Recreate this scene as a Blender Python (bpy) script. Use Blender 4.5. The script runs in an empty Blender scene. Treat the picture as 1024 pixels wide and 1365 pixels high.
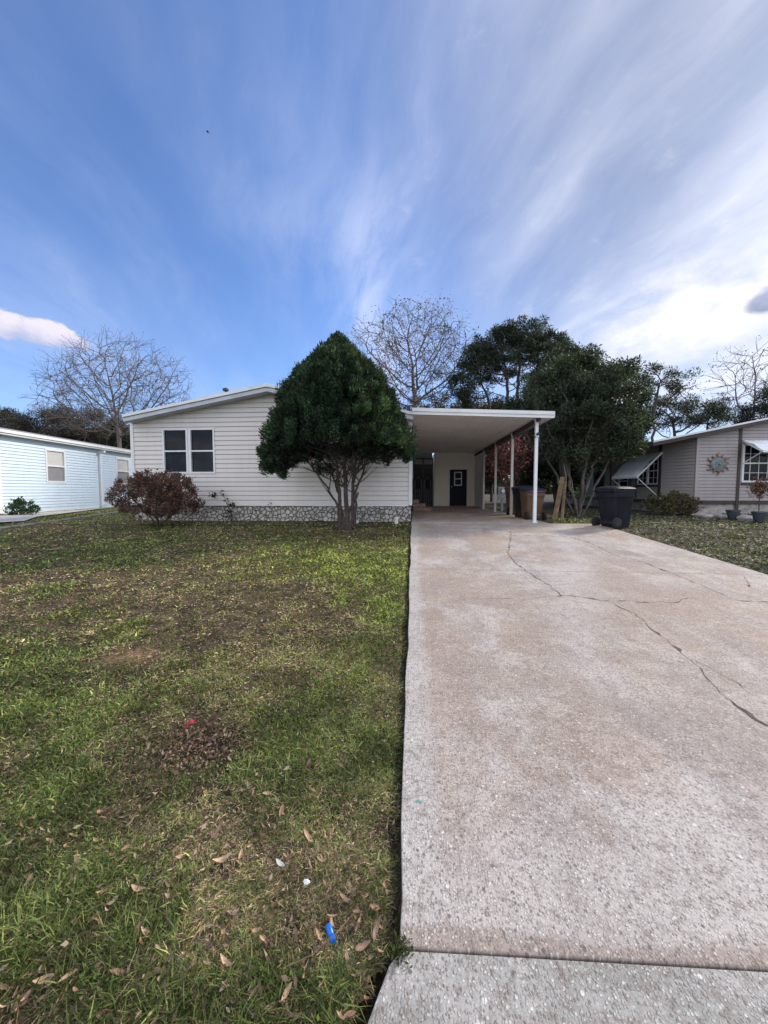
import bpy, bmesh, math, random
import numpy as np
from mathutils import Vector, Matrix, Euler
random.seed(7); RNG = np.random.default_rng(11)
R = math.radians
scn = bpy.context.scene
COL = scn.collection
# ------------------------------------------------------------------ camera
H = 1.38; F = 500.0; SL = 0.056; Z0 = 0.56
cam = bpy.data.cameras.new('camera'); camo = bpy.data.objects.new('camera', cam); COL.objects.link(camo)
cam.sensor_fit = 'VERTICAL'; cam.sensor_height = 36; cam.lens = F/1365*36; cam.clip_start = .05; cam.clip_end = 3000
camo.location = (0, 0, H); camo.rotation_euler = (R(90-3.376), 0, R(4.4)); scn.camera = camo
CR = Euler(camo.rotation_euler).to_matrix(); CP = Vector((0, 0, H))
def ray(px, py): return CR @ Vector(((px-512)/F, -(py-682.5)/F, -1))
def P(px, py, Y):
    d = ray(px, py); return CP + d*(Y/d.y)
def PX(px, py, X):
    d = ray(px, py); return CP + d*(X/d.x)
def PZ(px, py, Z):
    d = ray(px, py); return CP + d*((Z-H)/d.z)
def plane_z(y): return SL*y if y < 9 else Z0 - SL*0.5*max(0, 11-y)**2/4 + 0.0 if y < 11 else Z0
def G(px, py, off=0.0):
    z = 0.3
    for _ in range(30):
        p = PZ(px, py, z); z = .5*z + .5*(plane_z(p.y)+off)
    return PZ(px, py, z)
# ------------------------------------------------------------------ objects
def tag(o, label=None, cat=None, group=None, kind=None):
    if label: o['label'] = label
    if cat: o['category'] = cat
    if group: o['group'] = group
    if kind: o['kind'] = kind
    return o
def empty(name, loc=(0, 0, 0), rz=0, label=None, cat=None, group=None):
    o = bpy.data.objects.new(name, None); COL.objects.link(o); o.location = loc; o.rotation_euler = (0, 0, rz); o.empty_display_size = .2
    return tag(o, label, cat, group)
def link(name, me, mat, parent=None, smooth=False):
    o = bpy.data.objects.new(name, me); COL.objects.link(o)
    if mat: me.materials.append(mat)
    if parent is not None:
        o.parent = parent
    if smooth:
        me.polygons.foreach_set('use_smooth', [True]*len(me.polygons))
    return o
class MB:
    """collects shapes in local coordinates -> one mesh"""
    def __init__(s): s.v = []; s.f = []
    def add(s, vs, fs):
        b = len(s.v); s.v += [tuple(v) for v in vs]; s.f += [tuple(i+b for i in f) for f in fs]; return s
    def box(s, x0, x1, y0, y1, z0, z1, bev=0.0):
        if x0 > x1: x0, x1 = x1, x0
        if y0 > y1: y0, y1 = y1, y0
        if z0 > z1: z0, z1 = z1, z0
        if bev:
            bm = bmesh.new(); bmesh.ops.create_cube(bm, size=1)
            for v in bm.verts: v.co = Vector(((x0+x1)/2+v.co.x*(x1-x0), (y0+y1)/2+v.co.y*(y1-y0), (z0+z1)/2+v.co.z*(z1-z0)))
            bmesh.ops.bevel(bm, geom=list(bm.edges), offset=bev, segments=2, profile=.6, affect='EDGES')
            bm.verts.index_update()
            s.add([v.co for v in bm.verts], [[v.index for v in f.verts] for f in bm.faces]); bm.free(); return s
        return s.add([(x0,y0,z0),(x1,y0,z0),(x1,y1,z0),(x0,y1,z0),(x0,y0,z1),(x1,y0,z1),(x1,y1,z1),(x0,y1,z1)],
                     [(0,3,2,1),(4,5,6,7),(0,1,5,4),(1,2,6,5),(2,3,7,6),(3,0,4,7)])
    def bar(s, a, b, w, h=None):
        a = Vector(a); b = Vector(b); h = h or w
        d = (b-a).normalized(); up = Vector((0,0,1)) if abs(d.z) < .95 else Vector((0,1,0))
        x = d.cross(up).normalized()*w/2; y = x.cross(d).normalized()*h/2
        vs = [a-x-y, a+x-y, a+x+y, a-x+y, b-x-y, b+x-y, b+x+y, b-x+y]
        return s.add(vs, [(0,1,2,3),(7,6,5,4),(0,4,5,1),(1,5,6,2),(2,6,7,3),(3,7,4,0)])
    def tube(s, pts, rad, k=8, cap=True):
        pts = [Vector(p) for p in pts]; n = len(pts)
        if not hasattr(rad, '__len__'): rad = [rad]*n
        b = len(s.v); ref = Vector((0.31, .87, .2)).normalized()
        for i, p in enumerate(pts):
            d = (pts[min(i+1, n-1)]-pts[max(i-1, 0)]).normalized()
            x = d.cross(ref); x = x.normalized() if x.length > .05 else d.orthogonal().normalized()
            y = d.cross(x).normalized()
            for j in range(k):
                a = 2*math.pi*j/k; s.v.append(tuple(p+(x*math.cos(a)+y*math.sin(a))*rad[i]))
        for i in range(n-1):
            for j in range(k):
                s.f.append((b+i*k+j, b+i*k+(j+1) % k, b+(i+1)*k+(j+1) % k, b+(i+1)*k+j))
        if cap: s.f.append(tuple(b+j for j in range(k))[::-1]); s.f.append(tuple(b+(n-1)*k+j for j in range(k)))
        return s
    def lathe(s, prof, c=(0,0,0), k=20, axis='z'):
        b = len(s.v)
        for (r, z) in prof:
            for j in range(k):
                a = 2*math.pi*j/k; x, y = r*math.cos(a), r*math.sin(a)
                p = (x, y, z) if axis == 'z' else ((z, x, y) if axis == 'x' else (x, z, y))
                s.v.append((c[0]+p[0], c[1]+p[1], c[2]+p[2]))
        for i in range(len(prof)-1):
            for j in range(k):
                s.f.append((b+i*k+j, b+i*k+(j+1) % k, b+(i+1)*k+(j+1) % k, b+(i+1)*k+j))
        s.f.append(tuple(b+j for j in range(k))); s.f.append(tuple(b+(len(prof)-1)*k+j for j in range(k)))
        return s
    def build(s, name, mat, parent=None, smooth=False):
        me = bpy.data.meshes.new(name); me.from_pydata(s.v, [], s.f); me.update()
        bm = bmesh.new(); bm.from_mesh(me); bmesh.ops.recalc_face_normals(bm, faces=bm.faces); bm.to_mesh(me); bm.free()
        o = link(name, me, mat, parent, smooth)
        if smooth:
            try:
                me.set_sharp_from_angle(angle=R(40))
            except Exception: pass
        return o
def np_mesh(name, V, Fc, cols=None):
    """V (n,3), Fc (m,k) all same k ; cols (n,3)"""
    me = bpy.data.meshes.new(name); n = len(V); m, k = Fc.shape
    me.vertices.add(n); me.vertices.foreach_set('co', V.astype(np.float32).ravel())
    me.loops.add(m*k); me.loops.foreach_set('vertex_index', Fc.astype(np.int32).ravel())
    me.polygons.add(m); me.polygons.foreach_set('loop_start', np.arange(0, m*k, k, dtype=np.int32))
    me.update(calc_edges=True)
    if cols is not None:
        a = me.color_attributes.new('Col', 'FLOAT_COLOR', 'POINT')
        a.data.foreach_set('color', np.concatenate([cols, np.ones((n, 1))], 1).astype(np.float32).ravel())
    return me
# ------------------------------------------------------------------ noise in numpy
def _h(ix, iy, seed):
    n = (ix.astype(np.int64)*374761393 + iy.astype(np.int64)*668265263 + seed*1274126177) & 0x7fffffff
    n = ((n ^ (n >> 13))*1274126177) & 0x7fffffff
    return ((n ^ (n >> 16)) & 0xffff)/65535.0
def vn(x, y, seed=0):
    ix = np.floor(x); iy = np.floor(y); fx = x-ix; fy = y-iy
    fx = fx*fx*(3-2*fx); fy = fy*fy*(3-2*fy)
    a = _h(ix, iy, seed); b = _h(ix+1, iy, seed); c = _h(ix, iy+1, seed); d = _h(ix+1, iy+1, seed)
    return (a*(1-fx)+b*fx)*(1-fy)+(c*(1-fx)+d*fx)*fy
def fbm(x, y, seed=0, o=4):
    t = 0; a = .5; s = 0
    for i in range(o):
        t = t + a*vn(x*2**i, y*2**i, seed+i*17); s += a; a *= .55
    return t/s
def ss(a, b, x): t = np.clip((x-a)/(b-a), 0, 1); return t*t*(3-2*t)
# ------------------------------------------------------------------ node helper
class T:
    def __init__(s, nt): s.nt = nt
    def node(s, typ, ins=None, out=0, **kw):
        n = s.nt.nodes.new(typ)
        for k, v in kw.items(): setattr(n, k, v)
        for k, v in (ins or {}).items(): s.put(n.inputs[k], v)
        return E(s, n.outputs[out], n)
    def put(s, sock, v):
        if isinstance(v, E): s.nt.links.new(v.s, sock)
        elif v is not None:
            if hasattr(v, '__len__') and len(v) == 3 and sock.type == 'RGBA': v = (*v, 1)
            sock.default_value = v
    def m(s, op, a, b=0.0, c=None):
        i = {0: a, 1: b}
        if c is not None: i[2] = c
        return s.node('ShaderNodeMath', i, operation=op)
    def smooth(s, a, b, x):
        return s.node('ShaderNodeMapRange', {0: x, 1: a, 2: b, 3: 0.0, 4: 1.0}, interpolation_type='SMOOTHSTEP')
    def mix(s, f, a, b, bt='MIX'):
        n = s.nt.nodes.new('ShaderNodeMix'); n.data_type = 'RGBA'; n.blend_type = bt; n.clamp_factor = True
        s.put(n.inputs[0], f); s.put(n.inputs[6], a); s.put(n.inputs[7], b); return E(s, n.outputs[2], n)
    def noise(s, vec, scale, detail=4, rough=.55, dist=0.0, out=0):
        return s.node('ShaderNodeTexNoise', {'Vector': vec, 'Scale': scale, 'Detail': detail, 'Roughness': rough, 'Distortion': dist}, out=out)
    def vor(s, vec, scale, feature='F1', out=0, rnd=1.0):
        return s.node('ShaderNodeTexVoronoi', {'Vector': vec, 'Scale': scale, 'Randomness': rnd}, out=out, feature=feature)
    def comb(s, x, y, z): return s.node('ShaderNodeCombineXYZ', {0: x, 1: y, 2: z})
    def gauss(s, x, c, w):
        t = (x-c)/w; return s.m('EXPONENT', t*t*-1.0)
class E:
    def __init__(s, t, sock, n=None): s.t = t; s.s = sock; s.n = n
    def __add__(s, o): return s.t.m('ADD', s, o)
    def __radd__(s, o): return s.t.m('ADD', o, s)
    def __sub__(s, o): return s.t.m('SUBTRACT', s, o)
    def __rsub__(s, o): return s.t.m('SUBTRACT', o, s)
    def __mul__(s, o): return s.t.m('MULTIPLY', s, o)
    __rmul__ = __mul__
    def __truediv__(s, o): return s.t.m('DIVIDE', s, o)
def newmat(name):
    m = bpy.data.materials.new(name); m.use_nodes = True; nt = m.node_tree; t = T(nt)
    b = nt.nodes['Principled BSDF']; return m, t, b
def mat(name, col, rough=.6, var=.12, scale=6, bump=.0, bscale=60, metal=0, spec=.5, dirt=None, dscale=1.5):
    m, t, b = newmat(name); tc = t.node('ShaderNodeTexCoord', out=3)
    n = t.noise(tc, scale, 5, .6)
    lo = [c*(1-var) for c in col]; hi = [min(1, c*(1+var)) for c in col]
    c = t.mix(t.smooth(.3, .7, n), lo, hi)
    if dirt:
        c = t.mix(t.smooth(.5, .8, t.noise(tc, dscale, 6, .65))*.6, c, dirt)
    t.put(b.inputs['Base Color'], c); b.inputs['Roughness'].default_value = rough; b.inputs['Metallic'].default_value = metal
    b.inputs['Specular IOR Level'].default_value = spec
    if bump:
        bn = t.node('ShaderNodeBump', {'Strength': bump, 'Distance': .01, 'Height': t.noise(tc, bscale, 4, .6)})
        t.put(b.inputs['Normal'], bn)
    return m
def sep(t, v):
    n = t.nt.nodes.new('ShaderNodeSeparateXYZ'); t.put(n.inputs[0], v); return [E(t, n.outputs[i]) for i in range(3)]
def leafmat(name, rough=.55, trans=.35, gain=1.0, tint=(1.1, 1.2, .5)):
    m = bpy.data.materials.new(name); m.use_nodes = True; nt = m.node_tree; t = T(nt); b = nt.nodes['Principled BSDF']
    a = t.node('ShaderNodeAttribute', attribute_name='Col')
    t.put(b.inputs['Base Color'], a); b.inputs['Roughness'].default_value = rough; b.inputs['Specular IOR Level'].default_value = .3
    tr = t.node('ShaderNodeBsdfTranslucent', {'Color': t.mix(1.0, a, tint, 'MULTIPLY')})
    ms = t.node('ShaderNodeMixShader', {0: trans, 1: E(t, b.outputs[0]), 2: tr})
    out = [n for n in nt.nodes if n.type == 'OUTPUT_MATERIAL'][0]; nt.links.new(ms.s, out.inputs[0])
    return m
M = {}
M['grass'] = leafmat('grass_blade', .6, .35); M['leaf'] = leafmat('foliage', .6, .3); M['dry'] = leafmat('dry_leaf', .7, .2, tint=(1.1, .9, .7))
M['trim'] = mat('white_trim', (.72, .73, .75), .45, .06, 3, dirt=(.45, .45, .42))
M['trimgrey'] = mat('grey_trim', (.46, .49, .54), .5, .1, 3)
M['soffit'] = mat('carport_soffit', (.88, .84, .80), .7, .05, 1.2, dirt=(.76, .71, .66), dscale=.7)
M['roof'] = mat('shingle_roof', (.24, .24, .25), .85, .3, 12, .5, 40)
M['dark'] = mat('dark_metal', (.02, .02, .025), .45, .2, 8)
M['navy'] = mat('navy_door', (.010, .012, .030), .5, .2, 3, spec=.15)
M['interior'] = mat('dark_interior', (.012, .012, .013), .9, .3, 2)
M['binblack'] = mat('black_bin_plastic', (.013, .014, .022), .5, .25, 4, .15, 30, spec=.2, dirt=(.025, .026, .034))
M['binbrown'] = mat('brown_bin_plastic', (.12, .07, .045), .5, .2, 4, .15, 30, dirt=(.12, .08, .05))
M['binlid'] = mat('blue_black_bin_lid', (.022, .026, .06), .45, .2, 4, spec=.25)
M['rubber'] = mat('rubber', (.012, .012, .012), .8, .2, 10)
M['wood'] = mat('weathered_plank', (.20, .135, .08), .8, .3, 9, .4, 40)
M['bark'] = mat('tree_bark', (.062, .047, .040), .9, .45, 18, .9, 45)
M['barkgrey'] = mat('grey_tree_bark', (.125, .105, .098), .9, .35, 6, .6, 30)
M['barkdark'] = mat('dark_tree_bark', (.06, .05, .05), .9, .35, 6, .6, 30)
M['post'] = mat('cream_post', (.62, .58, .54), .5, .08, 4)
M['postwhite'] = mat('white_post', (.74, .76, .80), .45, .06, 4, dirt=(.5, .5, .5))
M['galv'] = mat('galvanised_box', (.34, .37, .39), .5, .15, 6, metal=.3)
M['white'] = mat('white_plastic', (.78, .78, .76), .4, .05, 6)
M['awning'] = mat('awning_metal', (.84, .89, .93), .5, .06, 2.5, dirt=(.7, .74, .77))
M['browntrim'] = mat('brown_trim', (.05, .036, .034), .6, .25, 5)
M['blue'] = mat('bright_blue_plastic', (.004, .13, .62), .3, .1, 30)
M['red'] = mat('red_wrapper', (.30, .02, .04), .7, .3, 60)
M['paper'] = mat('white_scrap', (.72, .74, .76), .7, .15, 60)
M['stone'] = mat('edging_stone', (.34, .31, .30), .85, .35, 5, .8, 20)
M['terracotta'] = mat('dry_frond', (.23, .12, .08), .8, .35, 12)
M['sunmetal'] = mat('verdigris_metal', (.15, .21, .22), .7, .35, 14)
M['copper'] = mat('rusty_metal', (.20, .13, .11), .6, .35, 14)
M['cushion'] = mat('blind_fabric', (.42, .41, .39), .8, .1, 5)
M['knob'] = mat('steel_knob', (.5, .5, .5), .3, .05, 5, metal=1)
M['pot'] = mat('dark_pot', (.04, .05, .065), .6, .3, 8)
def siding_mat(name, col, dirt):
    m, t, b = newmat(name); tc = t.node('ShaderNodeTexCoord', out=3); x, y, z = sep(t, tc)
    streak = t.noise(t.comb(x*5.0, y*5.0, z*.35), 1.2, 5, .65)
    c = t.mix(t.smooth(.42, .78, streak)*.45, col, dirt)
    c = t.mix(t.smooth(.45, .8, t.noise(tc, .6, 4, .6))*.3, c, dirt)
    t.put(b.inputs['Base Color'], c); b.inputs['Roughness'].default_value = .5; b.inputs['Specular IOR Level'].default_value = .35
    bn = t.node('ShaderNodeBump', {'Strength': .12, 'Distance': .004, 'Height': t.noise(t.comb(x*3.0, y*3.0, z*60.0), 2.0, 3, .6)}); t.put(b.inputs['Normal'], bn)
    return m
M['siding'] = siding_mat('cream_vinyl_siding', (.70, .665, .655), (.58, .54, .53))
M['sidingshed'] = siding_mat('cream_shed_siding', (.86, .81, .72), (.78, .73, .65))
M['sidingblue'] = siding_mat('pale_blue_siding', (.60, .72, .84), (.48, .60, .74))
M['sidingpink'] = siding_mat('beige_siding', (.38, .345, .345), (.30, .275, .285))
def glass_mat(name, c):
    m, t, b = newmat(name); tc = t.node('ShaderNodeTexCoord', out=3)
    t.put(b.inputs['Base Color'], t.mix(t.smooth(.4, .7, t.noise(tc, 3, 3)), c, [q*1.7 for q in c])); b.inputs['Roughness'].default_value = .04
    b.inputs['Specular IOR Level'].default_value = .13
    bn = t.node('ShaderNodeBump', {'Strength': .04, 'Distance': .02, 'Height': t.noise(tc, 2.2, 2)}); t.put(b.inputs['Normal'], bn)
    return m
M['glass'] = glass_mat('dark_window_glass', (.010, .012, .018)); M['screen'] = glass_mat('window_screen', (.014, .018, .026))
M['screen'].node_tree.nodes['Principled BSDF'].inputs['Roughness'].default_value = .5
M['blind'] = mat('window_blind', (.50, .50, .50), .5, .06, 3); M['blinddark'] = mat('window_screened_blind', (.22, .22, .235), .5, .06, 3)
# flagstone skirting
def stone_mat():
    m, t, b = newmat('flagstone_skirting'); tc = t.node('ShaderNodeTexCoord', out=3)
    dis = t.node('ShaderNodeVectorMath', {0: tc, 1: t.node('ShaderNodeVectorMath', {0: t.noise(tc, 9, 2, out=1), 1: (.05, .05, .05)}, operation='MULTIPLY')}, operation='ADD')
    e = t.vor(dis, 9.5, 'DISTANCE_TO_EDGE'); cell = t.vor(dis, 9.5, 'F1', out=1)
    v = sep(t, cell)[0]; st = t.mix(v, (.40, .37, .34), (.60, .57, .53)); st = t.mix(t.smooth(.35, .7, t.noise(tc, 22, 5, .7))*.5, st, (.27, .26, .25))
    k = t.smooth(.035, .085, e)
    t.put(b.inputs['Base Color'], t.mix(k, (.15, .135, .125), st)); b.inputs['Roughness'].default_value = .85
    h = t.smooth(.0, .14, e)+t.noise(tc, 40, 3)*.25
    t.put(b.inputs['Normal'], t.node('ShaderNodeBump', {'Strength': 1.0, 'Distance': .04, 'Height': h})); return m
M['flag'] = stone_mat()
# concrete (object coords == world coords, slabs are built at the origin)
JY = G(780, 1274).y
def concrete(name, apron=False):
    m, t, b = newmat(name); tc = t.node('ShaderNodeTexCoord', out=3); x, y, z = sep(t, tc)
    p = t.comb(x, y, 0.0)
    n1 = t.noise(p, .55, 6, .6, .4); n2 = t.noise(p, 2.2, 6, .65); n3 = t.noise(p, 14, 5, .7)
    pale = (.50, .45, .415); pink = (.35, .255, .205); grey = (.27, .25, .245); tan = (.35, .255, .18)
    c = t.mix(t.smooth(.35, .65, n2), pale, (.42, .375, .36))
    c = t.mix(t.smooth(.44, .56, n1+(n3-.5)*.15)*.5, c, pink)
    c = t.mix(t.smooth(.46, .58, t.noise(t.comb(x*1.0+7.0, y*.55, 3.0), 1.1, 7, .65))*.5, c, tan)
    c = t.mix(t.smooth(.52, .60, t.noise(t.comb(x*1.0+1.0, y*.6, 23.0), 1.6, 8, .7))*.6, c, (.56, .54, .53))
    c = t.mix(t.smooth(.50, .62, t.noise(t.comb(x+3.0, y*.4, 9.0), 1.7, 8, .75))*.6, c, grey)
    # worn, cleaner band beside the lawn and near the front joint
    if apron:
        c = t.mix(t.smooth(.4, .65, n2)*.8, (.41, .40, .385), (.25, .27, .245))
    else:
        edge = t.smooth(.16, .04, x+(n2-.5)*.12)
        c = t.mix(edge*.75, c, (.52, .50, .49))
        front = t.smooth(1.75, 1.2, y+(n1-.5)*1.6+(n2-.5)*.7+x*.05)
        c = t.mix(front*.85, c, (.51, .475, .455))
        wheel = (t.gauss(x, .75, .5)+t.gauss(x, 2.0, .5)*.9)*t.smooth(1.5, 2.0, y)*t.smooth(5.5, 3.2, y)
        wheel = t.m('MINIMUM', wheel, 1.0)
        c = t.mix(t.gauss(x-y*.34-(n1-.5)*1.2, .35, .25)*t.smooth(2.0, 3.0, y)*.75, c, (.55, .52, .51))
        c = t.mix(wheel*t.smooth(.3, .6, n2)*.6, c, (.33, .25, .185))
        inner = t.smooth(9.5, 11.5, y)
        c = t.mix(inner*t.smooth(.42, .6, t.noise(t.comb(x*.5, y*1.0, 5.0), 1.4, 4, .6))*.8, c, (.50, .33, .22))
        # dirt line along the joint
        jl = t.smooth(JY+.055, JY+.02, y+(n3-.5)*.07+(n2-.5)*.22+(n1-.5)*.25)
        c = t.mix(jl*.7, c, (.29, .22, .18))
        c = t.mix(t.gauss(t.m('ABSOLUTE', y-5.15), 0.0, .03)*.5, c, (.25, .2, .17))
        # teal paint dab on the edge
        g = t.m('SQRT', ((x-.03)*(x-.03)*.35)+((y-DAB[1])*(y-DAB[1])*1.4)); c = t.mix(t.smooth(.013, .006, g+(n3-.5)*.012), c, (.10, .35, .32))
        # round rings left by pots
        for (rx, ry, rr) in RINGS:
            g = t.m('SQRT', (x-rx)*(x-rx)+(y-ry)*(y-ry)); c = t.mix(t.smooth(rr, rr*.8, g+(n3-.5)*.05)*.35, c, (.22, .19, .17))
    # fine dirt and exposed aggregate
    c = t.mix(t.smooth(.48, .70, n3)*.45, c, (.20, .155, .13))
    pw = t.comb(x+(n3-.5)*.01, y*.85+(n2-.5)*.01, 0.0)
    ag = t.vor(pw, 112, 'F1', out=1); agv, ag2, _ = sep(t, ag); dist = t.vor(pw, 112, 'F1')
    chip = t.smooth(.50, .30, dist)
    c = t.mix(chip*t.smooth(.60, .90, agv)*.62, c, (.70, .68, .66))
    c = t.mix(chip*t.smooth(.36, .14, agv)*.75, c, (.17, .145, .135))
    c = t.mix(t.smooth(.25, .55, dist)*t.smooth(.4, .65, n2+(n3-.5)*.4)*.35, c, (.22, .185, .165))
    big = t.vor(p, 42, 'F1'); bigc = sep(t, t.vor(p, 42, 'F1', out=1))[0]
    c = t.mix(t.smooth(.30, .2, big)*t.smooth(.90, .95, bigc)*.8, c, (.12, .11, .11))
    c = t.mix(t.smooth(.30, .2, big)*t.smooth(.10, .04, bigc)*.8, c, (.75, .72, .70))
    c = t.mix(t.smooth(.48, .66, t.noise(p, 60, 4, .75))*.62, c, (.17, .13, .11))
    c = t.mix(t.smooth(.50, .62, t.noise(p, 28, 5, .75))*.24, c, (.20, .16, .14))
    c = t.mix(t.smooth(.55, .72, t.noise(p, 100, 2, .7, 0.3))*.5, c, (.64, .61, .59))
    t.put(b.inputs['Base Color'], c); b.inputs['Roughness'].default_value = .82; b.inputs['Specular IOR Level'].default_value = .35
    h = t.noise(p, 90, 4, .7)*.6+chip*.5+t.smooth(.35, .2, big)*.3
    t.put(b.inputs['Normal'], t.node('ShaderNodeBump', {'Strength': .8, 'Distance': .006, 'Height': h})); return m
DAB = G(549, 1068); RINGS = [(*G(833, 736)[:2], .18), (*G(846, 739.5)[:2], .17)]
M['conc'] = concrete('driveway_concrete'); M['apron'] = concrete('apron_concrete', True)
M['path'] = mat('pale_path_concrete', (.40, .39, .37), .85, .15, 3, .4, 60)
M['crack'] = mat('crack_dark', (.085, .070, .060), .95, .4, 30)
def brick_mat():
    m, t, b = newmat('red_brick'); tc = t.node('ShaderNodeTexCoord', out=3)
    x, y, z = sep(t, tc)
    n = t.nt.nodes.new('ShaderNodeTexBrick'); t.put(n.inputs['Vector'], t.comb(x+y, z, 0.0)); n.inputs['Scale'].default_value = 4.5
    n.inputs['Color1'].default_value = (.35, .17, .13, 1); n.inputs['Color2'].default_value = (.55, .42, .36, 1); n.inputs['Mortar'].default_value = (.10, .085, .08, 1); n.inputs['Mortar Size'].default_value = .03
    t.put(b.inputs['Base Color'], E(t, n.outputs[0])); b.inputs['Roughness'].default_value = .9; return m
M['brick'] = brick_mat()
# ------------------------------------------------------------------ world, sun
SUN_AZ, SUN_EL = 57, 30
w = bpy.data.worlds.new('World'); scn.world = w; w.use_nodes = True; nt = w.node_tree; t = T(nt)
for n in list(nt.nodes): nt.nodes.remove(n)
dv = t.node('ShaderNodeTexCoord', out=0); dx, dy, dz = sep(t, dv)
sky = nt.nodes.new('ShaderNodeTexSky'); sky.sky_type = 'NISHITA'; sky.sun_disc = False; sky.sun_elevation = R(SUN_EL); sky.sun_rotation = R(SUN_AZ)
sky.air_density = 1.0; sky.dust_density = .6; sky.ozone_density = 2.5
base = E(t, sky.outputs[0])
base = t.mix(1.0, base, (.70, .90, 1.22), 'MULTIPLY')
zz = t.m('MAXIMUM', dz, 0.0)+.13
u = dx/zz; v = dy/zz
wx = t.noise(t.comb(u, v, 0.0), 1.1, 3, .5); wy = t.noise(t.comb(u+9.0, v, 0.0), 1.1, 3, .5)
uu = u+(wx-.5)*.42; vv = v+(wy-.5)*.42
c1 = t.noise(t.comb(uu*1.25+vv*.30, vv*.38, 1.0), 1.25, 8, .55)
c2 = t.noise(t.comb(uu*3.4+vv*1.1, vv*1.15, 4.0), 1.2, 9, .66)
sund = Vector((math.sin(R(SUN_AZ))*math.cos(R(SUN_EL)), math.cos(R(SUN_AZ))*math.cos(R(SUN_EL)), math.sin(R(SUN_EL))))
cosang = dx*sund.x+dy*sund.y+dz*sund.z
near = t.smooth(.50, .98, cosang)
back = t.smooth(.25, -.45, dy)  # mask for bright cloud cover added behind the camera to lift the facade
dens = t.smooth(.30, .80, c1)*.34 + t.smooth(.38, .85, c2)*t.smooth(.34, .66, c1)*.26+.03+.0
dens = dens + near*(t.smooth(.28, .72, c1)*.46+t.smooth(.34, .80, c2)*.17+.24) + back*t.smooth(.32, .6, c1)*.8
# the upright wisp over the house
wis = t.gauss(uu+vv*.05, -.10, .085)*t.smooth(.9, 1.3, v)*t.smooth(3.6, 2.2, v)*t.smooth(.30, .62, c2)
wis2 = t.gauss(uu+vv*.05, -.22, .30)*t.smooth(.7, 1.2, v)*t.smooth(5.0, 2.6, v)*t.smooth(.3, .75, c2)
dens = dens + wis*.45 + wis2*.30
dens = t.m('MINIMUM', dens, 1.0)*t.smooth(-.01, .05, dz)
cloudc = t.mix(near, (4.0, 4.5, 6.1), (5.9, 6.05, 6.8))
cloudc = t.mix(back*.8, cloudc, (15.5, 14.8, 13.6))  # added clouds behind the camera, brightened as fill light
glare = 1.0-near*.62
base = t.mix(1.0, base, t.comb(glare, glare, glare), 'MULTIPLY')
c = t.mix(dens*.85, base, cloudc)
def cumulus(c, px, py, wx_, wy_, cols, seed, thr=(.45, .62)):
    d = ray(px, py).normalized(); rt = Vector((d.y, -d.x, 0)).normalized(); up = rt.cross(d).normalized()
    a = (dx*rt.x+dy*rt.y+dz*rt.z)/wx_; e = (dx*up.x+dy*up.y+dz*up.z-up.dot(d))/wy_; f = t.smooth(.7, .8, dx*d.x+dy*d.y+dz*d.z)
    n = t.noise(t.comb(dx, dy, dz*1.6+seed), 13.0, 8, .6)
    k = t.m('EXPONENT', (a*a+e*e*t.m('ADD', t.smooth(.1, -.1, e)*1.5, 1.0))*-1.0)+(n-.5)*1.5
    mask = t.smooth(thr[0], thr[1], k)*f
    body = t.mix(t.smooth(-.7, .7, e+(n-.5)*3.2), cols[0], cols[1])
    return t.mix(mask*.92, c, body)
c = cumulus(c, 58, 449, .100, .034, ((2.9, 3.2, 4.5), (5.3, 4.9, 5.5)), 0.0)
c = cumulus(c, 985, 425, .26, .10, ((5.7, 5.7, 6.0), (6.9, 6.7, 6.6)), 5.0, (.10, 1.15))
c = cumulus(c, 1024, 404, .040, .034, ((1.7, 2.0, 3.0), (2.8, 3.1, 4.2)), 2.0, (.30, .70))
c = cumulus(c, 830, 530, .07, .03, ((4.5, 5.0, 6.5), (7.4, 7.6, 8.2)), 8.0, (.4, .75))
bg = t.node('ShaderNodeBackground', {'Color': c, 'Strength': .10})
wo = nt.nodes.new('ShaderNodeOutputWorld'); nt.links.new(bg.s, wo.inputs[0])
sl = bpy.data.lights.new('sun', 'SUN'); sl.energy = 2.3; sl.angle = R(7); sl.color = (1, .91, .78)
so = bpy.data.objects.new('sun', sl); COL.objects.link(so); so.rotation_euler = (-sund).to_track_quat('-Z', 'Y').to_euler(); so.location = (10, 10, 20)
scn.cycles.max_bounces = 12; scn.cycles.diffuse_bounces = 8
scn.view_settings.view_transform = 'Standard'; scn.view_settings.look = 'None'; scn.view_settings.exposure = .88; scn.view_settings.gamma = 1
# ------------------------------------------------------------------ ground
def pz_np(y): return np.where(y < 9, SL*y, np.where(y < 11, Z0-SL*.125*np.maximum(0, 11-y)**2*2*.5, Z0))
def plane_z(y): return float(pz_np(np.array([float(y)]))[0])
def soil_off(x, y):
    d = -.028 + .03*(fbm(x*1.3, y*1.3, 3)-.5) + .012*(fbm(x*9, y*9, 5)-.5)
    e = np.exp(-((x+.05)/.028)**2)*(y < 9.9); d = d - .035*e                 # trench along slab
    px_, py_ = SOILP; d = d - .03*np.exp(-(((x-px_)/.28)**2+((y-py_)/.22)**2))
    return d
SOILP = G(272, 985)[:2]; SANDP = G(175, 870)[:2]; BR2 = G(760/1.83, 795)[:2]
def inslab(x, y): return (x > -.04) & (x < 4.6) & (y < 9.72) | (x > -.04) & (x < 3.42) & (y >= 9.7) & (y < 19.6) | (x < 0) & (x > -7.6) & (y > 9.93) & (y < 22)
APR = [G(540, 1263), G(488, 1366)]
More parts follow.
